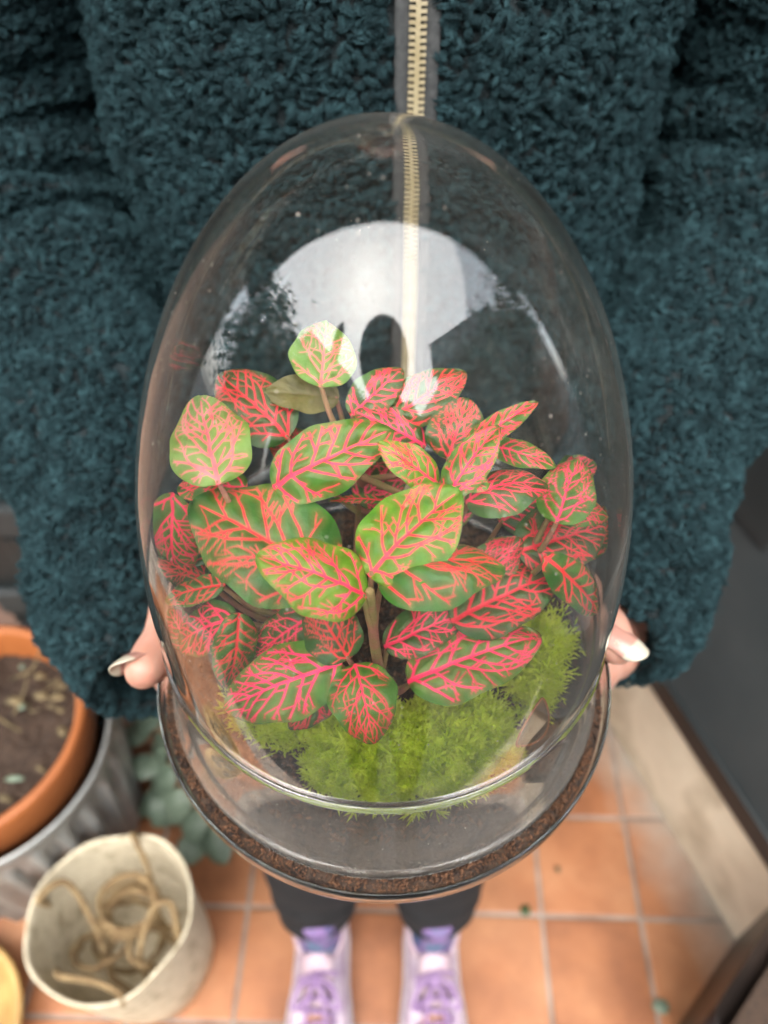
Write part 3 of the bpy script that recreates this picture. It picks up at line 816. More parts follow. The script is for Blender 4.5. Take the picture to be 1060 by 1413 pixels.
for s in (-1, 1):
    parts.append(ellipsoid((.074 * s, .488, 1.595), (.010, .020, .030), 8, 12))
    parts.append(ellipsoid((.018 * s, .3785, 1.543), (.017, .010, .006), 8, 12))
    parts.append(ellipsoid((.030 * s, .398, 1.618), (.019, .012, .007), 8, 12))
V, F = merge(parts)
me = remesh(V, F, .0021, 5, 'body')
body = link('body', me, M['skin'], person)
for s in (-1, 1):
    V, F = ellipsoid((.030 * s, .4000, 1.608), (.012, .012, .012), 10, 14); mesh('eye', V, F, M['white_paint'], person)
# hair: a cap with a tail down the back
V, F = ellipsoid((0, .497, 1.618), (.088, .100, .112), 20, 28)
V = V[:]; V[:, 1] = np.where((V[:, 2] < 1.62) & (V[:, 1] < .47), .49, V[:, 1])
V += (vnoise(V, 40)[:, None] * .004)
mesh('hair', V, F, M['hair'], person)

# nails: curved plates growing past the fingertip
def nail(tip, direction, normal, L, wd, back, lift, name='thumb_nail'):
    d = np.array(direction, float); d /= np.linalg.norm(d)
    N = np.array(normal, float); N -= d * N.dot(d); N /= np.linalg.norm(N)
    b = np.cross(N, d)
    nu, nv = 22, 13
    V, AL = [], []
    for lay in (0, 1):
        for i in range(nu):
            t = i / (nu - 1)
            hw = wd * (1 if t < .55 else math.sqrt(max(.0, 1 - ((t - .55) / .455) ** 2.2)))
            hw = max(hw, wd * .04)
            if t < .12: hw *= .80 + .2 * t / .12
            for j in range(nv):
                s = j / (nv - 1) * 2 - 1
                y = s * hw
                z = lift - (y * y) / (wd * 1.55) - .0006 * lay + .0012 * math.sin(t * 2.6) - .0014 * max(0, t - .5) ** 2 * 4
                V.append(np.array(tip) + d * (t * L - back) + b * y + N * z); AL.append(t)
    F = []
    for lay in (0, 1):
        o = lay * nu * nv
        for i in range(nu - 1):
            for j in range(nv - 1):
                q = (o + i * nv + j, o + (i + 1) * nv + j, o + (i + 1) * nv + j + 1, o + i * nv + j + 1)
                F.append(q if lay == 0 else q[::-1])
    ring = [i * nv for i in range(nu)] + [(nu - 1) * nv + j for j in range(1, nv)] + [i * nv + nv - 1 for i in range(nu - 2, -1, -1)] + list(range(nv - 2, 0, -1))
    for i in range(len(ring)):
        p, q = ring[i], ring[(i + 1) % len(ring)]
        F.append((p, q, q + nu * nv, p + nu * nv))
    o = mesh(name, V, F, M['nail'], body); fix_normals(o)
    at = o.data.attributes.new('along', 'FLOAT', 'POINT'); at.data.foreach_set('value', np.array(AL, np.float32))
    return o
nail(tipL, (-.46, -.58, .42), (-.62, .62, .38), .0205, .0074, .0070, .0080)
nail(tipR, (.66, -.62, -.12), (.42, -.10, .86), .0200, .0078, .0075, .0076)

# ---- jacket shell: trunk and two sleeves
jacket = empty('fleece_jacket', (0, .5, .8)); jacket.parent = person; jacket.matrix_parent_inverse = Matrix.Translation(person.location).inverted()
def superloft(secs, nseg, nrow, ex=2.4):
    """secs: (cx, cy, z, half width, half depth)"""
    S = catmull(np.array(secs, float), nrow)
    a = np.linspace(0, 2 * np.pi, nseg, endpoint=False)
    ca, sa = np.cos(a), np.sin(a)
    ux = np.sign(ca) * np.abs(ca) ** (2 / ex); uy = np.sign(sa) * np.abs(sa) ** (2 / ex)
    V = np.stack([S[:, 0:1] + S[:, 3:4] * ux, S[:, 1:2] + S[:, 4:5] * uy, np.repeat(S[:, 2:3], nseg, 1)], -1).reshape(-1, 3)
    i = np.arange(nrow - 1)[:, None]; j = np.arange(nseg)[None, :]; k = (j + 1) % nseg
    F = np.stack([i * nseg + j, i * nseg + k, (i + 1) * nseg + k, (i + 1) * nseg + j], -1).reshape(-1, 4)
    return V, F
TS = [(0, .51, .74, .165, .115), (0, .505, .90, .168, .118), (0, .50, 1.05, .162, .112), (0, .50, 1.20, .158, .104), (0, .505, 1.32, .162, .100), (0, .51, 1.39, .150, .088), (0, .515, 1.44, .095, .070), (0, .515, 1.50, .080, .072)]
def vert_normals(V, F):
    n = np.cross(V[F[:, 1]] - V[F[:, 0]], V[F[:, 3]] - V[F[:, 0]])
    N = np.zeros_like(V)
    for k in range(4): np.add.at(N, F[:, k], n)
    return N / (np.linalg.norm(N, axis=1)[:, None] + 1e-12)
Vt, Ft = superloft(TS, 220, 240)
Nt = vert_normals(Vt, Ft)
ZX = .0155                                              # where the zip runs
zipmask = np.clip((np.abs(Vt[:, 0] - ZX) - .008) / .02, 0, 1)
zipmask = np.where(Vt[:, 1] > .5, 1, zipmask)
Vt = Vt + Nt * ((.007 * vnoise(Vt * [1, 1, .6], 16, 1) + .0035 * vnoise(Vt, 42, 2)) * zipmask)[:, None]
def sleeve_geo(s, seed):
    C = catmull([(.185 * s, .515, 1.392), (.230 * s, .525, 1.32), (.254 * s, .530, 1.225), (.246 * s, .482, 1.134), (.181 * s, .362, 1.080), (.145 * s, .255, 1.042), (.126 * s, .214, 1.043)], 230)
    if s > 0: C = C + np.array((-.002, .014, .012)) * np.clip((np.linspace(0, 1, 230)[:, None] - .45) / .25, 0, 1)
    r = catmull(np.array([.064, .074, .076, .080, .060, .049, .040])[:, None], 230)[:, 0]
    if s > 0: r = r * (1 - .10 * np.clip((np.linspace(0, 1, 230) - .5) / .3, 0, 1))
    Tn, N, B = frames(C)
    a = np.linspace(0, 2 * np.pi, 200, endpoint=False)
    t = np.linspace(0, 1, 230)
    rr = r[:, None] * (1 + .075 * np.sin(t[:, None] * 70 + 2.0 * np.sin(a)[None, :] + seed) * np.exp(-((t[:, None] - .5) / .28) ** 2) + .03 * np.sin(3 * a + t[:, None] * 18 + seed))
    V = (C[:, None, :] + rr[:, :, None] * (np.cos(a)[None, :, None] * N[:, None, :] + np.sin(a)[None, :, None] * B[:, None, :]))
    # cuff turns inward at the wrist
    k0 = len(C) - 1
    inner = []
    for f, off in ((.90, .004), (.80, .0), (.78, -.02), (.76, -.05)):
        inner.append(C[k0] + Tn[k0] * off + f * rr[k0][:, None] * (np.cos(a)[:, None] * N[k0] + np.sin(a)[:, None] * B[k0]))
    V = np.concatenate([V, np.array(inner)], 0)
    nrow = len(V); nseg = 200
    V = V.reshape(-1, 3)
    i = np.arange(nrow - 1)[:, None]; j = np.arange(nseg)[None, :]; k = (j + 1) % nseg
    F = np.stack([i * nseg + j, i * nseg + k, (i + 1) * nseg + k, (i + 1) * nseg + j], -1).reshape(-1, 4)
    Nn = vert_normals(V, F)
    ctr = np.repeat(np.vstack([C, np.repeat(C[-1:], 4, 0)]), nseg, 0)
    if np.mean(np.sum(Nn * (V - ctr), 1)) < 0: F = F[:, ::-1]; Nn = -Nn
    body_rows = nseg * 230
    dsp = .006 * vnoise(V, 24, 3 + seed) + .004 * vnoise(V, 55, 5 + seed)
    dsp[body_rows:] = 0
    return V + Nn * dsp[:, None], F, body_rows
fast_mesh('trunk_panel', Vt, Ft, M['fleece_base'], jacket)
sl = []
for s in (-1, 1):
    V, F, br = sleeve_geo(s, 1.7 * s)
    o = fast_mesh('sleeve', V, F, M['fleece_base'], jacket); sl.append((V, F, br))

# ---- curly pile: tufts of fine fibres curling over together
def pile(name, V, F, spacing, hgt, keep, per, comb, seed, fib=.00021):
    g = np.random.default_rng(seed)
    A, B, C, D = (V[F[:, k]] for k in range(4))
    ar = .5 * np.linalg.norm(np.cross(C - A, D - B), axis=1)
    n = int(ar.sum() / spacing ** 2)
    n *= 4
    fi = g.choice(len(F), n, p=ar / ar.sum())
    u, v = g.random((n, 1)), g.random((n, 1))
    P = (A[fi] * (1 - u) + B[fi] * u) * (1 - v) + (D[fi] * (1 - u) + C[fi] * u) * v
    Nn = vert_normals(V, F)[F[fi, 0]]
    ok = keep(P, Nn)
    cell = np.floor(P / spacing * 1.12).astype(np.int64)      # thin to one tuft per little cell: even spacing
    key = (cell[:, 0] * 73856093) ^ (cell[:, 1] * 19349663) ^ (cell[:, 2] * 83492791)
    _, fst = np.unique(key, return_index=True)
    m1 = np.zeros(n, bool); m1[fst] = True; ok &= m1
    P, Nn = P[ok], Nn[ok]; n = len(P)
    # tangent frame and a lean that drifts over the cloth
    t1 = np.cross(Nn, [0.13, 0.2, 1.0]); t1 /= np.linalg.norm(t1, axis=1)[:, None]; t2 = np.cross(Nn, t1)
    ang = vnoise(P, 40, seed) * 3.6 + vnoise(P, 120, seed + 1) * 1.6 + g.normal(0, .7, n)
    lean = np.cos(ang)[:, None] * t1 + np.sin(ang)[:, None] * t2 + comb[0] * t2 + comb[1] * t1
    lean /= np.linalg.norm(lean, axis=1)[:, None] + 1e-9
    side_ = np.cross(Nn, lean)
    clump = vnoise(P, 170, seed + 5)                       # nubs of pile with gaps between them
    h0 = hgt * (.62 + .45 * np.clip(clump, -.8, 1)) * g.uniform(.8, 1.15, n)
    rho = hgt * g.uniform(.24, .40, n)
    phm = g.uniform(2.5, 4.4, n)
    tw = g.normal(0, .35, n)
    K = 7
    s = np.linspace(0, 1, K)
    m = n * per
    rep = np.repeat(np.arange(n), per)
    rad = np.sqrt(g.random(m)) * spacing * .56; th = g.random(m) * 2 * np.pi
    ox, oy = rad * np.cos(th), rad * np.sin(th)
    hh = h0[rep] * g.uniform(.85, 1.10, m) * (1.08 - .38 * (rad / (spacing * .56)) ** 2); rh = rho[rep] * g.uniform(.75, 1.3, m); pm = phm[rep] * g.uniform(.8, 1.2, m)
    pts = np.empty((m, K, 3), np.float32)
    for i, si in enumerate(s):
        up = hh * min(1, si / .45)
        ph = pm * max(0, (si - .35) / .65)
        x = rh * (1 - np.cos(ph)); z = up + rh * np.sin(ph); y = tw[rep] * rh * ph
        sh = 1 - .45 * si
        pts[:, i] = P[rep] + Nn[rep] * (z - .001)[:, None] + lean[rep] * (x + ox * sh)[:, None] + side_[rep] * (y + oy * sh)[:, None] + g.normal(0, .00034 * (.3 + si), (m, 3))
    cu = bpy.data.hair_curves.new(name)
    cu.add_curves([K] * m)
    cu.attributes['position'].data.foreach_set('vector', pts.ravel())
    ra = cu.attributes.get('radius') or cu.attributes.new('radius', 'FLOAT', 'POINT')
    ra.data.foreach_set('value', np.tile(np.linspace(fib, fib * .6, K).astype(np.float32), m))
    o = bpy.data.objects.new(name, cu); COL.objects.link(o)
    cu.materials.append(M['fleece'])
    o.parent = jacket; o.matrix_parent_inverse = (Matrix.Translation(person.location) @ Matrix.Translation((0, 0, 0))).inverted() if False else jacket.matrix_world.inverted()
    o['kind'] = 'stuff'
    return n
bpy.context.view_layer.update()
nt = pile('fleece_pile', Vt, Ft, .0044, .0062, lambda P, N: (P[:, 1] < .56) & (P[:, 2] > .86) & (P[:, 2] < 1.43) & ~((np.abs(P[:, 0] - ZX) < .0105) & (P[:, 1] < .5)), 22, (0, 0), 21)
for k, (V, F, br) in enumerate(sl):
    nt += pile('fleece_pile', V, F, .0040, .0058, lambda P, N: (P[:, 2] < 1.40) & (N[:, 1] < .75), 18, (.7, .2), 31 + k)
# stray single fibres standing out of the pile
nt += pile('stray_fibres', Vt, Ft, .0090, .0085, lambda P, N: (P[:, 1] < .56) & (P[:, 2] > .9) & (P[:, 2] < 1.41) & ~((np.abs(P[:, 0] - ZX) < .0115) & (P[:, 1] < .5)), 1, (0, 0), 51, .00007)
for k, (V, F, br) in enumerate(sl):
    nt += pile('stray_fibres', V, F, .0070, .0080, lambda P, N: (P[:, 2] < 1.40) & (N[:, 1] < .75), 1, (.5, .2), 61 + k, .00007)
print('tufts', nt)

# ---- zip down the front
def front_y(z):
    S = catmull(np.array(TS, float), 400); i = np.argmin(np.abs(S[:, 2] - z)); 
    a = (abs(ZX) / S[i, 3]); return S[i, 1] - S[i, 4] * (1 - a ** 2.4) ** (1 / 2.4)
zp = empty('zip', (ZX, .4, 1.1)); zp.parent = jacket; zp.matrix_parent_inverse = jacket.matrix_world.inverted()
zs = np.arange(.80, 1.425, .006)
fy_ = np.array([front_y(z) for z in zs])
for s in (-1, 1):
    V, F = [], []
    for i, z in enumerate(zs):
        for q, (dx, dy) in enumerate([(.0016, -.0030), (.006, -.0028), (.0100, -.0036), (.0108, -.0010)]):
            V.append((ZX + s * dx, fy_[i] + dy, z))
    for i in range(len(zs) - 1):
        for q in range(3): F.append((i * 4 + q, i * 4 + q + 1, (i + 1) * 4 + q + 1, (i + 1) * 4 + q))
    o = mesh('zip_tape', V, F, M['tape'], None); o.parent = zp; o.matrix_parent_inverse = Matrix.Translation((ZX, .4, 1.1)).inverted() @ Matrix.Identity(4)
    parts = []
    for i, z in enumerate(np.arange(.82, 1.42, .0029)):
        z2 = z + (.00145 if s > 0 else 0); y = np.interp(z2, zs, fy_) - .0046
        x0, x1 = (-.0006, .0040) if s > 0 else (-.0040, .0006)
        parts.append(box_geo(ZX + x0, ZX + x1, y - .0008, y + .0010, z2 - .00066, z2 + .00066))
        xa, xb = (-.0011, .0001) if s > 0 else (-.0001, .0011)
        parts.append(box_geo(ZX + xa, ZX + xb, y - .0011, y + .0006, z2 - .0009, z2 + .0009))
    V, F = merge(parts); o = mesh('zip_teeth', V, F, M['brass'], None, False); fix_normals(o); o['kind'] = 'stuff'
    o.parent = zp; o.matrix_parent_inverse = Matrix.Translation((ZX, .4, 1.1)).inverted()
bpy.context.view_layer.update()

# ---- trousers
tro = []
for s in (-1, 1):
    cx = -.012
    C = catmull([(cx + .075 * s, .50, .92), (cx + .088 * s, .475, .72), (cx + .094 * s, .42, .48), (cx + .092 * s, .36, .28), (cx + .088 * s, .318, .180), (cx + .086 * s, .304, .152)], 110)
    r = catmull(np.array([.092, .090, .078, .070, .058, .047])[:, None], 110)[:, 0]
    Tn, N, B = frames(C); a = np.linspace(0, 2 * np.pi, 72, endpoint=False); t = np.linspace(0, 1, 110)
    rr = r[:, None] * (1 + .06 * np.sin(t[:, None] * 60 + 2 * np.sin(a + s)[None, :]) * np.clip((t[:, None] - .55) * 2, 0, 1) + .03 * np.sin(3 * a + 9 * t[:, None]))
    V = C[:, None] + rr[:, :, None] * (np.cos(a)[None, :, None] * N[:, None] + np.sin(a)[None, :, None] * B[:, None])
    inn = np.array([C[-1] + Tn[-1] * o_ + f * rr[-1][:, None] * (np.cos(a)[:, None] * N[-1] + np.sin(a)[:, None] * B[-1]) for f, o_ in ((.94, .003), (.90, 0), (.88, -.05))])
    V = np.concatenate([V, inn], 0); nr = len(V)
    F = [(i * 72 + j, i * 72 + (j + 1) % 72, (i + 1) * 72 + (j + 1) % 72, (i + 1) * 72 + j) for i in range(nr - 1) for j in range(72)]
    tro.append((V.reshape(-1, 3), F))
Vh, Fh = superloft([(0, .51, .74, .150, .105), (0, .51, .86, .155, .108), (0, .505, .98, .145, .10)], 60, 20)
tro.append((Vh, [tuple(f) for f in Fh]))
V, F = merge(tro)
o = mesh('trousers', V, F, M['trouser'], person); fix_normals(o)

# ---- trainers and socks
def shoe(cx):
    sh = empty('trainer', (cx, .24, 0)); sh.parent = person; sh.matrix_parent_inverse = Matrix.Translation(person.location).inverted()
    inv = Matrix.Translation((cx, .24, 0)).inverted()
    def sub(name, V, F, mat, par=None, smooth=True):
        o = mesh(name, V, F, mat, None, smooth); fix_normals(o); o.parent = sh; o.matrix_parent_inverse = inv; return o
    # stations from heel (y .345) to toe (y .085): y, half width, top height
    st = [(.345, .012, .055), (.342, .026, .088), (.325, .036, .100), (.295, .040, .092), (.265, .040, .086), (.235, .041, .090), (.205, .045, .082), (.175, .048, .070), (.145, .049, .060), (.115, .045, .052), (.095, .034, .044), (.085, .014, .034)]
    V, n = [], 17
    for y, w, h in st:
        for j in range(n):
            u = j / (n - 1) * math.pi
            V.append((cx + w * math.copysign(abs(math.cos(u)) ** .72, math.cos(u)), y, .022 + (h - .022) * math.sin(u) ** .75))
    F = [(i * n + j, i * n + j + 1, (i + 1) * n + j + 1, (i + 1) * n + j) for i in range(len(st) - 1) for j in range(n - 1)]
    F += [tuple(range(n)), tuple((len(st) - 1) * n + j for j in range(n))]
    sub('upper', V, F, M['shoe'])
    V = []
    k = len(st)
    for z, g in ((.002, 1.02), (.006, 1.07), (.022, 1.08), (.028, 1.03)):
        for sgn in (1, -1):
            rng_ = st if sgn > 0 else st[::-1]
            for y, w, h in rng_: V.append((cx + sgn * (w * g + .001), .215 + (y - .215) * (1 + .012 * (g > 1.03)), z))
    m = 2 * k
    F = [(i * m + j, i * m + (j + 1) % m, (i + 1) * m + (j + 1) % m, (i + 1) * m + j) for i in range(3) for j in range(m)] + [tuple(range(m))[::-1], tuple(3 * m + j for j in range(m))]
    sub('sole', V, F, M['sole'])
    # padded collar round the ankle
    pth = [(cx + .034 * math.cos(t), .296 + .040 * math.sin(t), .098 + .010 * math.sin(t)) for t in np.linspace(0, 2 * math.pi, 26)]
    V, F = tube_geo(pth, [.0085] * 3, 10, 60, False); sub('collar', V, F, M['shoe_pale'])
    V, F = [], []
    for i, (y, z, w) in enumerate([(.258, .124, .020), (.250, .122, .024), (.236, .110, .025), (.21, .097, .022), (.185, .086, .018)]):
        for j in range(9):
            u = j / 8 * 2 - 1; V.append((cx + w * u, y, z - .012 * u * u + .004))
    for i in range(4):
        for j in range(8): F.append((i * 9 + j, i * 9 + j + 1, (i + 1) * 9 + j + 1, (i + 1) * 9 + j))
    o = sub('tongue', V, F, M['shoe_pale'])
    md = o.modifiers.new('t', 'SOLIDIFY'); md.thickness = .007
    for k_, (y, z) in enumerate([(.232, .114), (.218, .107), (.203, .101), (.188, .094), (.173, .086)]):
        sg = 1 if k_ % 2 else -1
        V, F = tube_geo([(cx - .027, y + .004 * sg, z - .014), (cx, y, z + .003), (cx + .027, y - .004 * sg, z - .014)], [.0034] * 3, 8, 14); sub('lace', V, F, M['lace'])
    for sg in (-1, 1):
        V, F = tube_geo([(cx, .226, .122), (cx + .022 * sg, .215, .130), (cx + .034 * sg, .19, .112), (cx + .018 * sg, .196, .112), (cx, .224, .120)], [.003] * 5, 8, 30); sub('lace_loop', V, F, M['lace'])
        V, F = tube_geo([(cx, .224, .121), (cx + .010 * sg, .20, .118), (cx + .016 * sg, .165, .098)], [.0028] * 3, 8, 16); sub('lace_end', V, F, M['lace'])
    return sh
for s in (-1, 1):
    cx = -.012 + .087 * s
    shoe(cx)
    V, F = tube_geo([(cx, .27, .05), (cx, .286, .10), (cx, .300, .19)], [.030, .033, .039], 24, 20); o = mesh('sock', V, F, M['sock'], person)

# ================================================================== THE PHOTOGRAPHER, SEEN ONLY IN THE GLASS
ph = empty('person', (0, -.35, 0))
tag(ph, 'dark figure of the photographer mirrored at the centre of the dome', 'person')
parts = [ellipsoid((0, -.27, 1.66), (.078, .098, .118)), tube_geo([(0, -.36, 1.44), (0, -.29, 1.56)], (.055, .05), 14, 8)]
parts.append(tube_geo([(0, -.40, .85), (0, -.39, 1.1), (0, -.38, 1.3), (0, -.37, 1.42), (0, -.365, 1.47)], (.15, .145, .16, .13, .06), 20, 24))
for s in (-1, 1):
    parts.append(tube_geo([(.13 * s, -.38, 1.42), (.20 * s, -.36, 1.36), (.24 * s, -.26, 1.20), (.16 * s, -.14, 1.26), (.075 * s, -.075, 1.34)], (.06, .06, .048, .04, .028), 14, 26))
    parts.append(tube_geo([(.085 * s, -.40, .90), (.095 * s, -.38, .5), (.10 * s, -.40, .08)], (.09, .065, .045), 14, 18))
    parts.append(tube_geo([(.10 * s, -.44, .05), (.11 * s, -.36, .05), (.12 * s, -.24, .04)], (.04, .045, .03), 12, 12))
    parts.append(tube_geo([(.075 * s, -.075, 1.34), (.055 * s, -.055, 1.365), (.045 * s, -.050, 1.39)], (.026, .022, .014), 12, 10))
parts.append(tube_geo([(0, -.175, 1.66), (0, -.165, 1.64), (0, -.162, 1.63)], (.008, .012, .013), 10, 8))
V, F = merge(parts)
me = remesh(V, F, .008, 3, 'body'); link('body', me, M['coat'], ph)
V, F = ellipsoid((0, -.29, 1.67), (.125, .118, .145), 20, 28); V[:, 1] = np.where((V[:, 2] < 1.68) & (V[:, 1] > -.25), -.265, V[:, 1]); mesh('hair', V, F, M['hair'], ph)

# ================================================================== TERRARIUM
CY, Z0 = .179, 1.115
SEAM = 1.166
def dome_r(z):                       # outer radius at height z above Z0
    if z < .0531: return .094 + (.0873 - .094) * math.sin(math.pi / 2 * max(0, z) / .0531)
    return .0873 * math.sqrt(max(0, 1 - ((z - .0531) / .1777) ** 2.03))

# ---- shallow glass dish
dish = empty('glass_dish', (0, CY, 1.096))
tag(dish, 'shallow clear glass dish under the dome with a ring of soil in it', 'dish')
prof = [(.0005, 1.0965), (.080, 1.0965), (.090, 1.0975), (.0972, 1.0998), (.1000, 1.1045), (.1006, 1.1115), (.1005, 1.1150), (.0999, 1.1158), (.0992, 1.1150), (.0990, 1.1110), (.0984, 1.1060), (.0958, 1.1020), (.0890, 1.1000), (.0800, 1.0992), (.0005, 1.0990)]
prof = catmull([(r_, 0, z_) for r_, z_ in prof], 90)[:, [0, 2]]; prof[:, 0] = np.maximum(prof[:, 0], .0004)
V, F = lathe_geo(prof, 220, (0, CY)); o = mesh('dish_body', V, F, M['dish_glass'], dish); fix_normals(o)

# ---- glass dome: one closed shell of real thickness
clo = empty('glass_dome', (0, CY, Z0))
tag(clo, 'tall clear rounded glass dome covering the pink veined plants', 'glass dome')
ang = np.concatenate([np.linspace(0, .0531, 16, endpoint=False), .0531 + .1777 * np.sin(np.linspace(0, np.pi / 2, 60))])
out = [(max(.0003, dome_r(z)), Z0 + z) for z in ang]
thk = .0017
inn = [(max(.0002, dome_r(min(z, .2308)) - thk), Z0 + min(z, .2308)) for z in ang]
inn = []
for i, (r_, z_) in enumerate(out):
    a = out[max(0, i - 1)]; b = out[min(len(out) - 1, i + 1)]
    tx_, tz_ = b[0] - a[0], b[1] - a[1]; L = math.hypot(tx_, tz_) or 1
    inn.append((max(.0002, r_ - thk * tz_ / L), z_ + thk * tx_ / L))
inn[-1] = (.0002, out[-1][1] - thk)
prof = out + inn[::-1]
V, F = lathe_geo(prof, 240, (0, CY), True)
V = np.array(V) - np.array((0, CY, Z0))
o = fast_mesh('dome_shell', V, np.array(F), M['dome_glass']); o.parent = clo; fix_normals(o)
V, F = lathe_geo([(dome_r(SEAM - Z0) - .0012 + .0024 * math.cos(t), SEAM + .0022 * math.sin(t)) for t in np.linspace(0, 2 * np.pi, 16, endpoint=False)], 240, (0, CY), True)
o = mesh('seam_ring', V, F, M['glass'], clo)
V, F = lathe_geo([(.0922 + .0019 * math.cos(t), Z0 - .0002 + .0021 * math.sin(t)) for t in np.linspace(0, 2 * np.pi, 16, endpoint=False)], 240, (0, CY), True)
o = mesh('bottom_rim', V, F, M['glass'], clo)

# ---- soil: mound inside, loose ring in the dish
def soil_h(x, y):
    r_ = np.hypot(x, y - CY)
    return 1.1125 + .030 * np.clip(1 - (np.maximum(r_ - .050, 0) / .036), 0, 1) ** .7
soil = empty('soil_bed', (0, CY, 1.104))
tag(soil, 'dark brown crumbly soil filling the dish under the moss', 'soil', kind='stuff')
nr, ns = 70, 260
V = []
for i in range(nr):
    r_ = .0980 * (i / (nr - 1)) + .0002
    a = np.linspace(0, 2 * np.pi, ns, endpoint=False)
    P = np.stack([r_ * np.cos(a), CY + r_ * np.sin(a), np.zeros(ns)], -1)
    h = soil_h(P[:, 0], P[:, 1]) if r_ < .0875 else np.full(ns, 1.1085)
    P[:, 2] = h + (.0022 * vnoise(P, 130, 4) + .0014 * vnoise(P, 330, 6)) * (1 if r_ < .087 else .5)
    if i == nr - 1: P[:, 2] = 1.1055
    V.append(P)
V = np.vstack(V); i = np.arange(nr - 1)[:, None]; j = np.arange(ns)[None, :]; k = (j + 1) % ns
F = np.stack([i * ns + j, (i + 1) * ns + j, (i + 1) * ns + k, i * ns + k], -1).reshape(-1, 4)[:, ::-1]
fast_mesh('soil_surface', V, F, M['soil'], soil)
# crumbs and bark chips
g = np.random.default_rng(5)
def chips(n, pos, smin, smax, mat, name, parent):
    oct_ = np.array([(1, 0, 0), (-1, 0, 0), (0, 1, 0), (0, -1, 0), (0, 0, 1), (0, 0, -1)], float)
    of = np.array([(0, 2, 4), (2, 1, 4), (1, 3, 4), (3, 0, 4), (2, 0, 5), (1, 2, 5), (3, 1, 5), (0, 3, 5)])
    Q = g.normal(size=(n, 3, 3)); Q, _ = np.linalg.qr(Q)
    S = g.uniform(smin, smax, (n, 1)) * np.stack([g.uniform(.6, 2.2, n), g.uniform(.5, 1, n), g.uniform(.35, .8, n)], 1)
    V = np.einsum('vk,nk,nkj->nvj', oct_, S, Q) + pos[:, None, :] + g.normal(0, smin * .15, (n, 6, 3))
    F = (of[None] + (np.arange(n) * 6)[:, None, None]).reshape(-1, 3)
    o = fast_mesh(name, V.reshape(-1, 3), F, mat, parent, False); o['kind'] = 'stuff'
    return o
n = 9000
th = g.random(n) * 2 * np.pi; r_ = np.sqrt(g.uniform(.0872 ** 2, .0980 ** 2, n))
pos = np.stack([r_ * np.cos(th), CY + r_ * np.sin(th), 1.1085 + g.uniform(-.001, .0016, n)], -1)
pos = pos[r_ < .0975]
chips(len(pos), pos, .0004, .0010, M['soil_chip'], 'soil_crumbs', soil)
n = 5000
th = g.random(n) * 2 * np.pi; r_ = np.sqrt(g.random(n)) * .083
pos = np.stack([r_ * np.cos(th), CY + r_ * np.sin(th), np.zeros(n)], -1); pos[:, 2] = soil_h(pos[:, 0], pos[:, 1]) + .0012
chips(n, pos, .0005, .0017, M['soil_chip'], 'soil_crumbs', soil)

# ---- moss
def moss(name, label, patches, hgt, dens, seed):
    g = np.random.default_rng(seed)
    e = empty(name, (patches[0][0], patches[0][1], 1.14)); tag(e, label, 'moss', kind='stuff')
    VV, FF, o = [], [], 0
    for (cx, cy_, rx, ry, lift) in patches:
        n = int(dens * rx * ry * math.pi)
        u = np.sqrt(g.random(n)); th = g.random(n) * 2 * np.pi
        x = cx + rx * u * np.cos(th); y = cy_ + ry * u * np.sin(th)
        ok = np.hypot(x, y - CY) < .0745; x, y, u = x[ok], y[ok], u[ok]; n = len(x)
        z = soil_h(x, y) + lift * (1 - u ** 2) + .003 * vnoise(np.stack([x, y, 0 * x], 1), 120, seed)
        for sprig in range(n):
            hs_ = hgt * g.uniform(.5, 1.25)
            dx, dy = g.normal(0, .35, 2)
            ax = np.array((dx, dy, 1.0)); ax /= np.linalg.norm(ax)
            b = np.array((x[sprig], y[sprig], z[sprig] - .002))
            nb = 13
            t = (np.arange(nb) + .5) / nb
            ph_ = np.arange(nb) * 2.4 + g.random() * 6
            rt = b + ax * (t * hs_)[:, None]
            p1 = np.cross(ax, (0.3, .9, .1)); p1 /= np.linalg.norm(p1); p2 = np.cross(ax, p1)
            dirs = np.cos(ph_)[:, None] * p1 + np.sin(ph_)[:, None] * p2 + ax * (.7 + .9 * t)[:, None]
            dirs /= np.linalg.norm(dirs, axis=1)[:, None]
            ln = (.0062 * (1 - .45 * t) * g.uniform(.8, 1.3))[:, None]
            wv = np.cross(dirs, ax + g.normal(0, .2, 3)); wv /= np.linalg.norm(wv, axis=1)[:, None] + 1e-9
            wd = .00042
            q = np.stack([rt - wv * wd * .7, rt + dirs * ln * .5 + wv * wd - ax * 0, rt + dirs * ln, rt + dirs * ln * .5 - wv * wd], 1).reshape(-1, 3)
            VV.append(q); FF.append(np.arange(4 * nb).reshape(nb, 4) + o); o += 4 * nb
    ob = fast_mesh('moss_sprigs', np.vstack(VV), np.vstack(FF), M['moss'], e, False); ob['kind'] = 'stuff'
    at = ob.data.attributes.new('vein', 'FLOAT', 'POINT')
    return e
moss('moss_carpet', 'bright green feathery moss carpet along the near edge of the soil', [(-.004, .121, .026, .014, .012), (.016, .122, .022, .016, .013), (.038, .129, .014, .014, .013), (-.036, .134, .011, .008, .005), (-.054, .146, .008, .010, .003)], .010, 520000, 3)
moss('moss_cushion', 'taller lime moss cushion pressed against the glass under the drooping leaves', [(.066, .160, .012, .018, .026), (.060, .150, .009, .008, .014)], .015, 560000, 4)

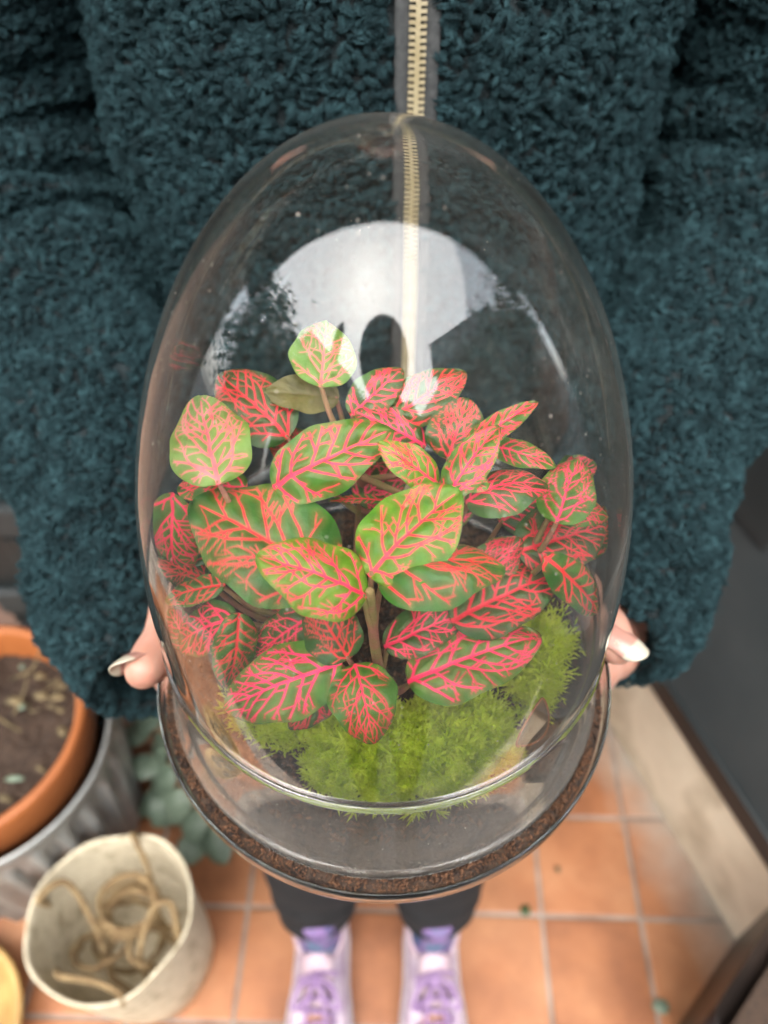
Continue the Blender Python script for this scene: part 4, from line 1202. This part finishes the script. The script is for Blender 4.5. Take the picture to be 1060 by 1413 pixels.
# ---- nerve plants
LEAVES = [
    ('f', -0.0047, 0.1339, 1.238, 0.0222, 0.1559, 1.252, 0.0149, 0, 0.06, -0.1, 0),
    ('f', -0.0048, 0.1279, 1.236, -0.0352, 0.1329, 1.25, 0.0122, 0, 0.1, -0.3, -0.1),
    ('f', -0.0021, 0.1336, 1.236, 0.0355, 0.138, 1.24, 0.0135, 1, 0.14, -0.55, 0.55),
    ('f', -0.0113, 0.1284, 1.2, -0.0237, 0.1417, 1.215, 0.0099, 2, 0.05, 0.1, 0),
    ('f', -0.0136, 0.1274, 1.2, -0.0533, 0.1174, 1.188, 0.013, 1, 0.1, -0.2, 0),
    ('f', -0.0094, 0.1268, 1.2, -0.003, 0.1043, 1.19, 0.0117, 1, 0.16, -0.25, 0),
    ('f', -0.0157, 0.1277, 1.185, -0.0323, 0.1157, 1.176, 0.0065, 2, 0.1, -0.1, 0),
    ('f', 0.0, 0.1358, 1.195, 0.0284, 0.147, 1.2, 0.0086, 2, 0.08, -0.1, 0),
    ('f', 0.0078, 0.1266, 1.188, 0.0536, 0.1408, 1.196, 0.014, 1, 0.1, -0.15, 0),
    ('l', -0.0156, 0.1437, 1.222, -0.0637, 0.1693, 1.232, 0.0204, 1, 0.08, -0.1, 0),
    ('l', -0.0528, 0.1683, 1.24, -0.0628, 0.2007, 1.25, 0.0144, 4, 0.08, -0.2, 0),
    ('l', -0.0726, 0.1773, 1.226, -0.0754, 0.166, 1.19, 0.0098, 1, 0.15, -0.2, -0.3),
    ('l', -0.0458, 0.1744, 1.232, -0.0721, 0.18, 1.226, 0.0078, 1, 0.1, -0.3, 0),
    ('l', -0.0488, 0.1447, 1.202, -0.0538, 0.1282, 1.18, 0.0081, 1, 0.15, -0.3, 0.2),
    ('l', -0.05, 0.1446, 1.2, -0.076, 0.1473, 1.178, 0.0097, 2, 0.1, -0.1, 0),
    ('l', -0.0545, 0.1543, 1.205, -0.0795, 0.1564, 1.1923, 0.0056, 1, 0.08, -0.2, 0),
    ('l', -0.025, 0.1446, 1.2, -0.0452, 0.1383, 1.186, 0.0087, 2, 0.05, -0.1, 0),
    ('b', -0.0344, 0.2023, 1.228, -0.0606, 0.2207, 1.2435, 0.0136, 2, 0.08, -0.1, 0),
    ('b', -0.0363, 0.1707, 1.236, 0.0028, 0.1839, 1.25, 0.0124, 1, 0.1, -0.15, 0),
    ('b', -0.0222, 0.2089, 1.246, -0.0206, 0.2319, 1.258, 0.0127, 4, 0.06, -0.1, 0),
    ('b', -0.0163, 0.2152, 1.236, -0.0436, 0.2137, 1.24, 0.008, 3, 0.05, 0.1, 0),
    ('b', -0.0116, 0.2006, 1.24, 0.0065, 0.2117, 1.252, 0.0082, 2, 0.08, -0.1, 0),
    ('b', 0.003, 0.1999, 1.24, 0.0284, 0.2101, 1.252, 0.0093, 2, 0.08, -0.15, 0),
    ('b', 0.0145, 0.1917, 1.234, -0.0099, 0.1991, 1.244, 0.0082, 2, 0.08, -0.1, 0),
    ('b', 0.0171, 0.1686, 1.24, -0.0018, 0.1751, 1.252, 0.0066, 0, 0.08, -0.1, 0),
    ('b', -0.0103, 0.1921, 1.205, 0.0096, 0.2065, 1.212, 0.0095, 2, 0.05, 0, 0),
    ('b', 0.0005, 0.1883, 1.21, -0.0205, 0.1866, 1.212, 0.002, 1, 0.1, 0, 0),
    ('r', 0.0214, 0.1833, 1.236, 0.0282, 0.1989, 1.25, 0.0108, 2, 0.08, -0.1, 0),
    ('r', 0.0259, 0.1794, 1.244, 0.0483, 0.1854, 1.26, 0.0047, 1, 0.12, -0.2, 0),
    ('r', 0.0199, 0.1615, 1.242, 0.0359, 0.1794, 1.256, 0.0074, 1, 0.08, -0.15, 0),
    ('r', 0.0254, 0.1608, 1.24, 0.0508, 0.1645, 1.246, 0.0101, 2, 0.16, -0.4, 0.2),
    ('r', 0.0358, 0.1883, 1.238, 0.0563, 0.1767, 1.24, 0.0051, 1, 0.1, -0.2, 0),
    ('r', 0.0229, 0.1686, 1.244, 0.0317, 0.1614, 1.246, 0.0048, 1, 0.1, -0.1, 0),
    ('t', 0.0562, 0.1621, 1.228, 0.0646, 0.1807, 1.24, 0.0101, 1, 0.1, -0.2, 0),
    ('t', 0.0547, 0.1672, 1.23, 0.0768, 0.1686, 1.224, 0.0056, 1, 0.12, -0.2, 0),
    ('t', 0.0451, 0.1626, 1.212, 0.079, 0.1739, 1.214, 0.0133, 2, 0.06, -0.1, 0),
    ('t', 0.0521, 0.153, 1.222, 0.0779, 0.1512, 1.19, 0.0073, 1, 0.12, -0.3, 0),
    ('t', 0.0225, 0.1429, 1.2, 0.0599, 0.1567, 1.21, 0.013, 2, 0.08, -0.1, 0),
    ('f', -0.0238, 0.1497, 1.178, -0.0422, 0.159, 1.182, 0.0098, 2, 0.06, -0.1, 0),
    ('f', 0.0183, 0.1433, 1.176, 0.0344, 0.1558, 1.182, 0.0098, 2, 0.06, -0.1, 0),
    ('l', -0.0373, 0.1732, 1.195, -0.0561, 0.1815, 1.205, 0.0113, 2, 0.06, -0.1, 0),
    ('l', -0.0604, 0.1726, 1.2, -0.0786, 0.182, 1.196, 0.0085, 2, 0.06, -0.1, 0),
    ('b', -0.0247, 0.2049, 1.212, -0.0431, 0.2124, 1.22, 0.011, 2, 0.06, -0.1, 0),
    ('b', 0.0081, 0.2102, 1.222, -0.0081, 0.219, 1.23, 0.0092, 2, 0.06, -0.1, 0),
    ('r', 0.0424, 0.1822, 1.205, 0.0638, 0.1934, 1.21, 0.0113, 2, 0.06, -0.1, 0),
    ('r', 0.019, 0.1864, 1.2, 0.0356, 0.2031, 1.21, 0.0101, 2, 0.06, -0.1, 0),
    ('t', 0.0452, 0.167, 1.19, 0.0696, 0.1739, 1.194, 0.0102, 2, 0.06, -0.1, 0),
    ('l', -0.0711, 0.1485, 1.175, -0.0807, 0.1596, 1.182, 0.0071, 2, 0.06, -0.1, 0),
    ('l', -0.0652, 0.167, 1.19, -0.0805, 0.1662, 1.2041, 0.008, 2, 0.06, -0.1, 0),
    ('t', 0.0735, 0.177, 1.19, 0.08, 0.1827, 1.2124, 0.0082, 2, 0.06, -0.1, 0),
    ('t', 0.0637, 0.1946, 1.215, 0.0756, 0.1912, 1.226, 0.0069, 2, 0.06, -0.1, 0),
    ('t', 0.0271, 0.1524, 1.205, 0.0474, 0.1657, 1.216, 0.0086, 2, 0.08, -0.1, 0),
]

def outline(t):
    return np.maximum(.0, np.sin(np.pi * np.clip(t, 0, 1) ** .80)) ** .58 * (1 - .12 * t)
def venation(ar, seed):
    """branching veins in leaf space: x along 0..1, y across in the same unit; ar = half width / length"""
    g = np.random.default_rng(seed)
    S = []
    hw = lambda x: ar * float(outline(np.array(x)))
    xs = np.linspace(-.02, .94, 12)
    by = g.normal(0, .004, 12); by[0] = 0
    for i in range(11): S.append((xs[i], by[i], xs[i + 1], by[i + 1], .027 * (1 - .75 * i / 11), .027 * (1 - .75 * (i + 1) / 11)))
    def grow(x, y, a, sgn, w, depth, maxlen):
        L = 0; st = .032
        while L < maxlen and w > .0024:
            a -= sgn * g.uniform(.01, .075) * (1 if depth == 0 else .5); a += g.normal(0, .09)
            nx, ny = x + st * math.cos(a), y + st * math.sin(a)
            if not (0.0 < nx < .985) or abs(ny) > .90 * hw(nx): 
                if depth < 2 and w > .004:
                    for q in (-.5, .5): S.append((x, y, x + .022 * math.cos(a + q), y + .022 * math.sin(a + q), w * .8, .002))
                return
            w2 = w * (.955 if depth == 0 else .92)
            S.append((x, y, nx, ny, w, w2)); x, y, w = nx, ny, w2; L += st
            if depth < 2 and L > .05 and g.random() < (.36 if depth == 0 else .12):
                k = g.choice((-1, 1))
                grow(x, y, a + k * g.uniform(.5, .95), k * .3, w * .74, depth + 1, g.uniform(.06, .2) if depth == 0 else .07)
    n = int(g.integers(6, 8))
    for i in range(n):
        for sgn in (-1, 1):
            t0 = .03 + .80 * (i / n) ** .95 + g.uniform(-.012, .03)
            grow(t0, 0, sgn * (1.10 - .45 * i / n + g.normal(0, .06)), sgn, .0165 * (1 - .35 * i / n), 0, .8)
    return np.array(S)
def nerve_leaf(B, Tp, hwid, colour, arch, cup, roll, seed, parent):
    B = np.array(B); Tp = np.array(Tp)
    g = np.random.default_rng(seed + 900)
    a = Tp - B; L = np.linalg.norm(a); a /= L
    cm = np.array((0, 0, 1.42)) - (B + Tp) / 2; cm /= np.linalg.norm(cm)
    N = cm * .62 + np.array((0, 0, 1)) * .45 + g.normal(0, .10, 3)
    N -= a * N.dot(a); N /= np.linalg.norm(N); b = np.cross(N, a)
    N, b = N * math.cos(roll) + b * math.sin(roll), b * math.cos(roll) - N * math.sin(roll)
    nu, nv = (110, 80) if L * hwid > .00025 else (64, 44)
    t = np.linspace(0, 1, nu)[:, None] * np.ones((1, nv)); s = np.linspace(-1, 1, nv)[None, :] * np.ones((nu, 1))
    ar = hwid / L
    o_ = outline(t)
    wob = 1 + .035 * np.sin(t * 17 + seed) * (s > 0) + .035 * np.sin(t * 15 + 2 * seed) * (s < 0)
    x, y = t, s * ar * o_
    S = venation(ar, seed)
    S[:, 4:] *= (1.22, 1.15, 1.38, 1, 1.5)[colour]
    px, py = x.ravel()[:, None], y.ravel()[:, None]
    dx, dy = S[:, 2] - S[:, 0], S[:, 3] - S[:, 1]
    den = dx * dx + dy * dy + 1e-12
    q = np.clip(((px - S[:, 0]) * dx + (py - S[:, 1]) * dy) / den, 0, 1)
    dd = np.hypot(px - S[:, 0] - q * dx, py - S[:, 1] - q * dy) - (S[:, 4] + (S[:, 5] - S[:, 4]) * q) * .62
    d = dd.min(1).reshape(nu, nv)
    vein = np.clip(.5 - d / .010, 0, 1); vein = vein * vein * (3 - 2 * vein)
    blush = np.clip(1 - d / .05, 0, 1) ** 1.5 * .11
    v = np.clip(np.maximum(vein, blush), 0, 1)
    pucker = np.clip(d / .04, 0, 1)
    wave = .035 * np.sin(t * 11 + seed) * np.abs(s) ** 2 * hwid * 2
    z = arch * L * (4 * t * (1 - t) * .8 - .55 * t ** 2.5) + cup * hwid * o_ * (s * s - .2) + .028 * L * .30 * pucker * .8 + wave - .012 * L * np.exp(-(s * o_ * 9) ** 2)
    z += .010 * L * np.sin(t * 7 + s * 4 + seed)
    P = B + a * (L * t)[..., None] + b * (s * hwid * o_ * wob)[..., None] + N * z[..., None]
    # keep the blade inside the glass
    Q = P.reshape(-1, 3)
    for _ in range(2):
        zz = np.clip(Q[:, 2] - Z0, 0, .2305)
        rm = np.where(zz < .0531, .0873, .0873 * np.sqrt(np.clip(1 - ((zz - .0531) / .1777).clip(0) ** 2.03, 0, 1))) - .0034
        rc = np.hypot(Q[:, 0], Q[:, 1] - CY); k = np.where(rc > rm, rm / np.maximum(rc, 1e-6), 1)
        Q[:, 0] *= k; Q[:, 1] = CY + (Q[:, 1] - CY) * k
    idx = np.arange(nu * nv).reshape(nu, nv)
    F = np.stack([idx[:-1, :-1], idx[1:, :-1], idx[1:, 1:], idx[:-1, 1:]], -1).reshape(-1, 4)[:, ::-1]
    ob = fast_mesh('leaf', Q, F, M['leaf%d' % colour], parent)
    if colour == 3: v = v * .25
    at = ob.data.attributes.new('vein', 'FLOAT', 'POINT'); at.data.foreach_set('value', v.ravel().astype(np.float32))
    return ob
PL = {
 'f': ('nerve plant on the tallest bare stem, lime leaves on top and drooping leaves below', [(.000, .141, 1.142), (-.001, .137, 1.17), (-.003, .131, 1.205), (-.004, .129, 1.237)]),
 'l': ('nerve plant with a big round pale leaf and one leaf flattened on the glass', [(-.030, .160, 1.142), (-.032, .158, 1.17), (-.030, .156, 1.190), (-.036, .160, 1.212)]),
 'b': ('nerve plant at the back whose single pale leaf overlaps the reflected houses', [(-.012, .200, 1.142), (-.010, .202, 1.18), (-.008, .198, 1.205), (-.010, .200, 1.226)]),
 'r': ('nerve plant with narrow upright young leaves behind the glossy dark front leaf', [(.028, .178, 1.142), (.027, .178, 1.18), (.022, .176, 1.205), (.024, .174, 1.225)]),
 't': ('nerve plant leaning over the tall moss cushion with leaves touching the glass', [(.040, .160, 1.142), (.041, .162, 1.165), (.043, .163, 1.185), (.048, .164, 1.203)]),
}
for key, (lab, path) in PL.items():
    e = empty('nerve_plant', path[0]); tag(e, lab, 'plant', 'nerve plants in the dome')
    V, F = tube_geo(path, (.0021, .0019, .0017, .0014), 10, 30); st_ = mesh('stem', V, F, M['stem'], e)
    C = catmull(path, 60)
    # fine white hairs on the stem
    g = np.random.default_rng(hash(key) % 7 + 3)
    n = 500; ci = C[g.integers(0, 60, n)]; dr = g.normal(size=(n, 3)); dr /= np.linalg.norm(dr, axis=1)[:, None]
    b0 = ci + dr * .0022; wv = np.cross(dr, g.normal(size=(n, 3))); wv /= np.linalg.norm(wv, axis=1)[:, None]
    V = np.stack([b0 - wv * .00006, b0 + wv * .00006, b0 + dr * .0016], 1).reshape(-1, 3)
    hh = fast_mesh('stem_hairs', V, np.arange(3 * n).reshape(n, 3), M['white_paint'], None, False); hh.parent = st_; hh['kind'] = 'stuff'
    hh.matrix_parent_inverse = Matrix.Translation(path[0]).inverted()
    for li, lv in enumerate(LEAVES):
        if lv[0] != key: continue
        B, Tp = np.array(lv[1:4]), np.array(lv[4:7])
        nerve_leaf(B, Tp, lv[7], lv[8], lv[9], lv[10], lv[11], li * 13 + 5, e)
        c = C[np.argmin(np.linalg.norm(C - (B + [0, 0, -.022]), axis=1))]
        mid = B * .65 + c * .35 + np.array((0, 0, -.007))
        V, F = tube_geo([c, mid, B + (Tp - B) * .04 + np.array((0, 0, -.0006))], (.0015, .0011, .0008), 8, 12)
        mesh('leaf_stalk', V, F, M['stem'], e)

# ---- a withered leaf standing against the wall
V, F = simple_leaf((.049, .121, 1.152), (.010, .012, .024), (.5, -.8, .5), .021, .0062, .05, .3, 16, 9)
EV = [V[i * 9] for i in range(16)] + [V[i * 9 + 8] for i in range(15, -1, -1)]
o = mesh('withered_leaf', V, F, M['dry'])
EVt, EF = tube_geo(np.array(EV), [.00038] * 3, 6, 80, False); mesh('leaf_edge', EVt, EF, M['terracotta_pot'], o)
tag(o, 'thin oval brown withered leaf beside the tall moss cushion', 'dead leaf')
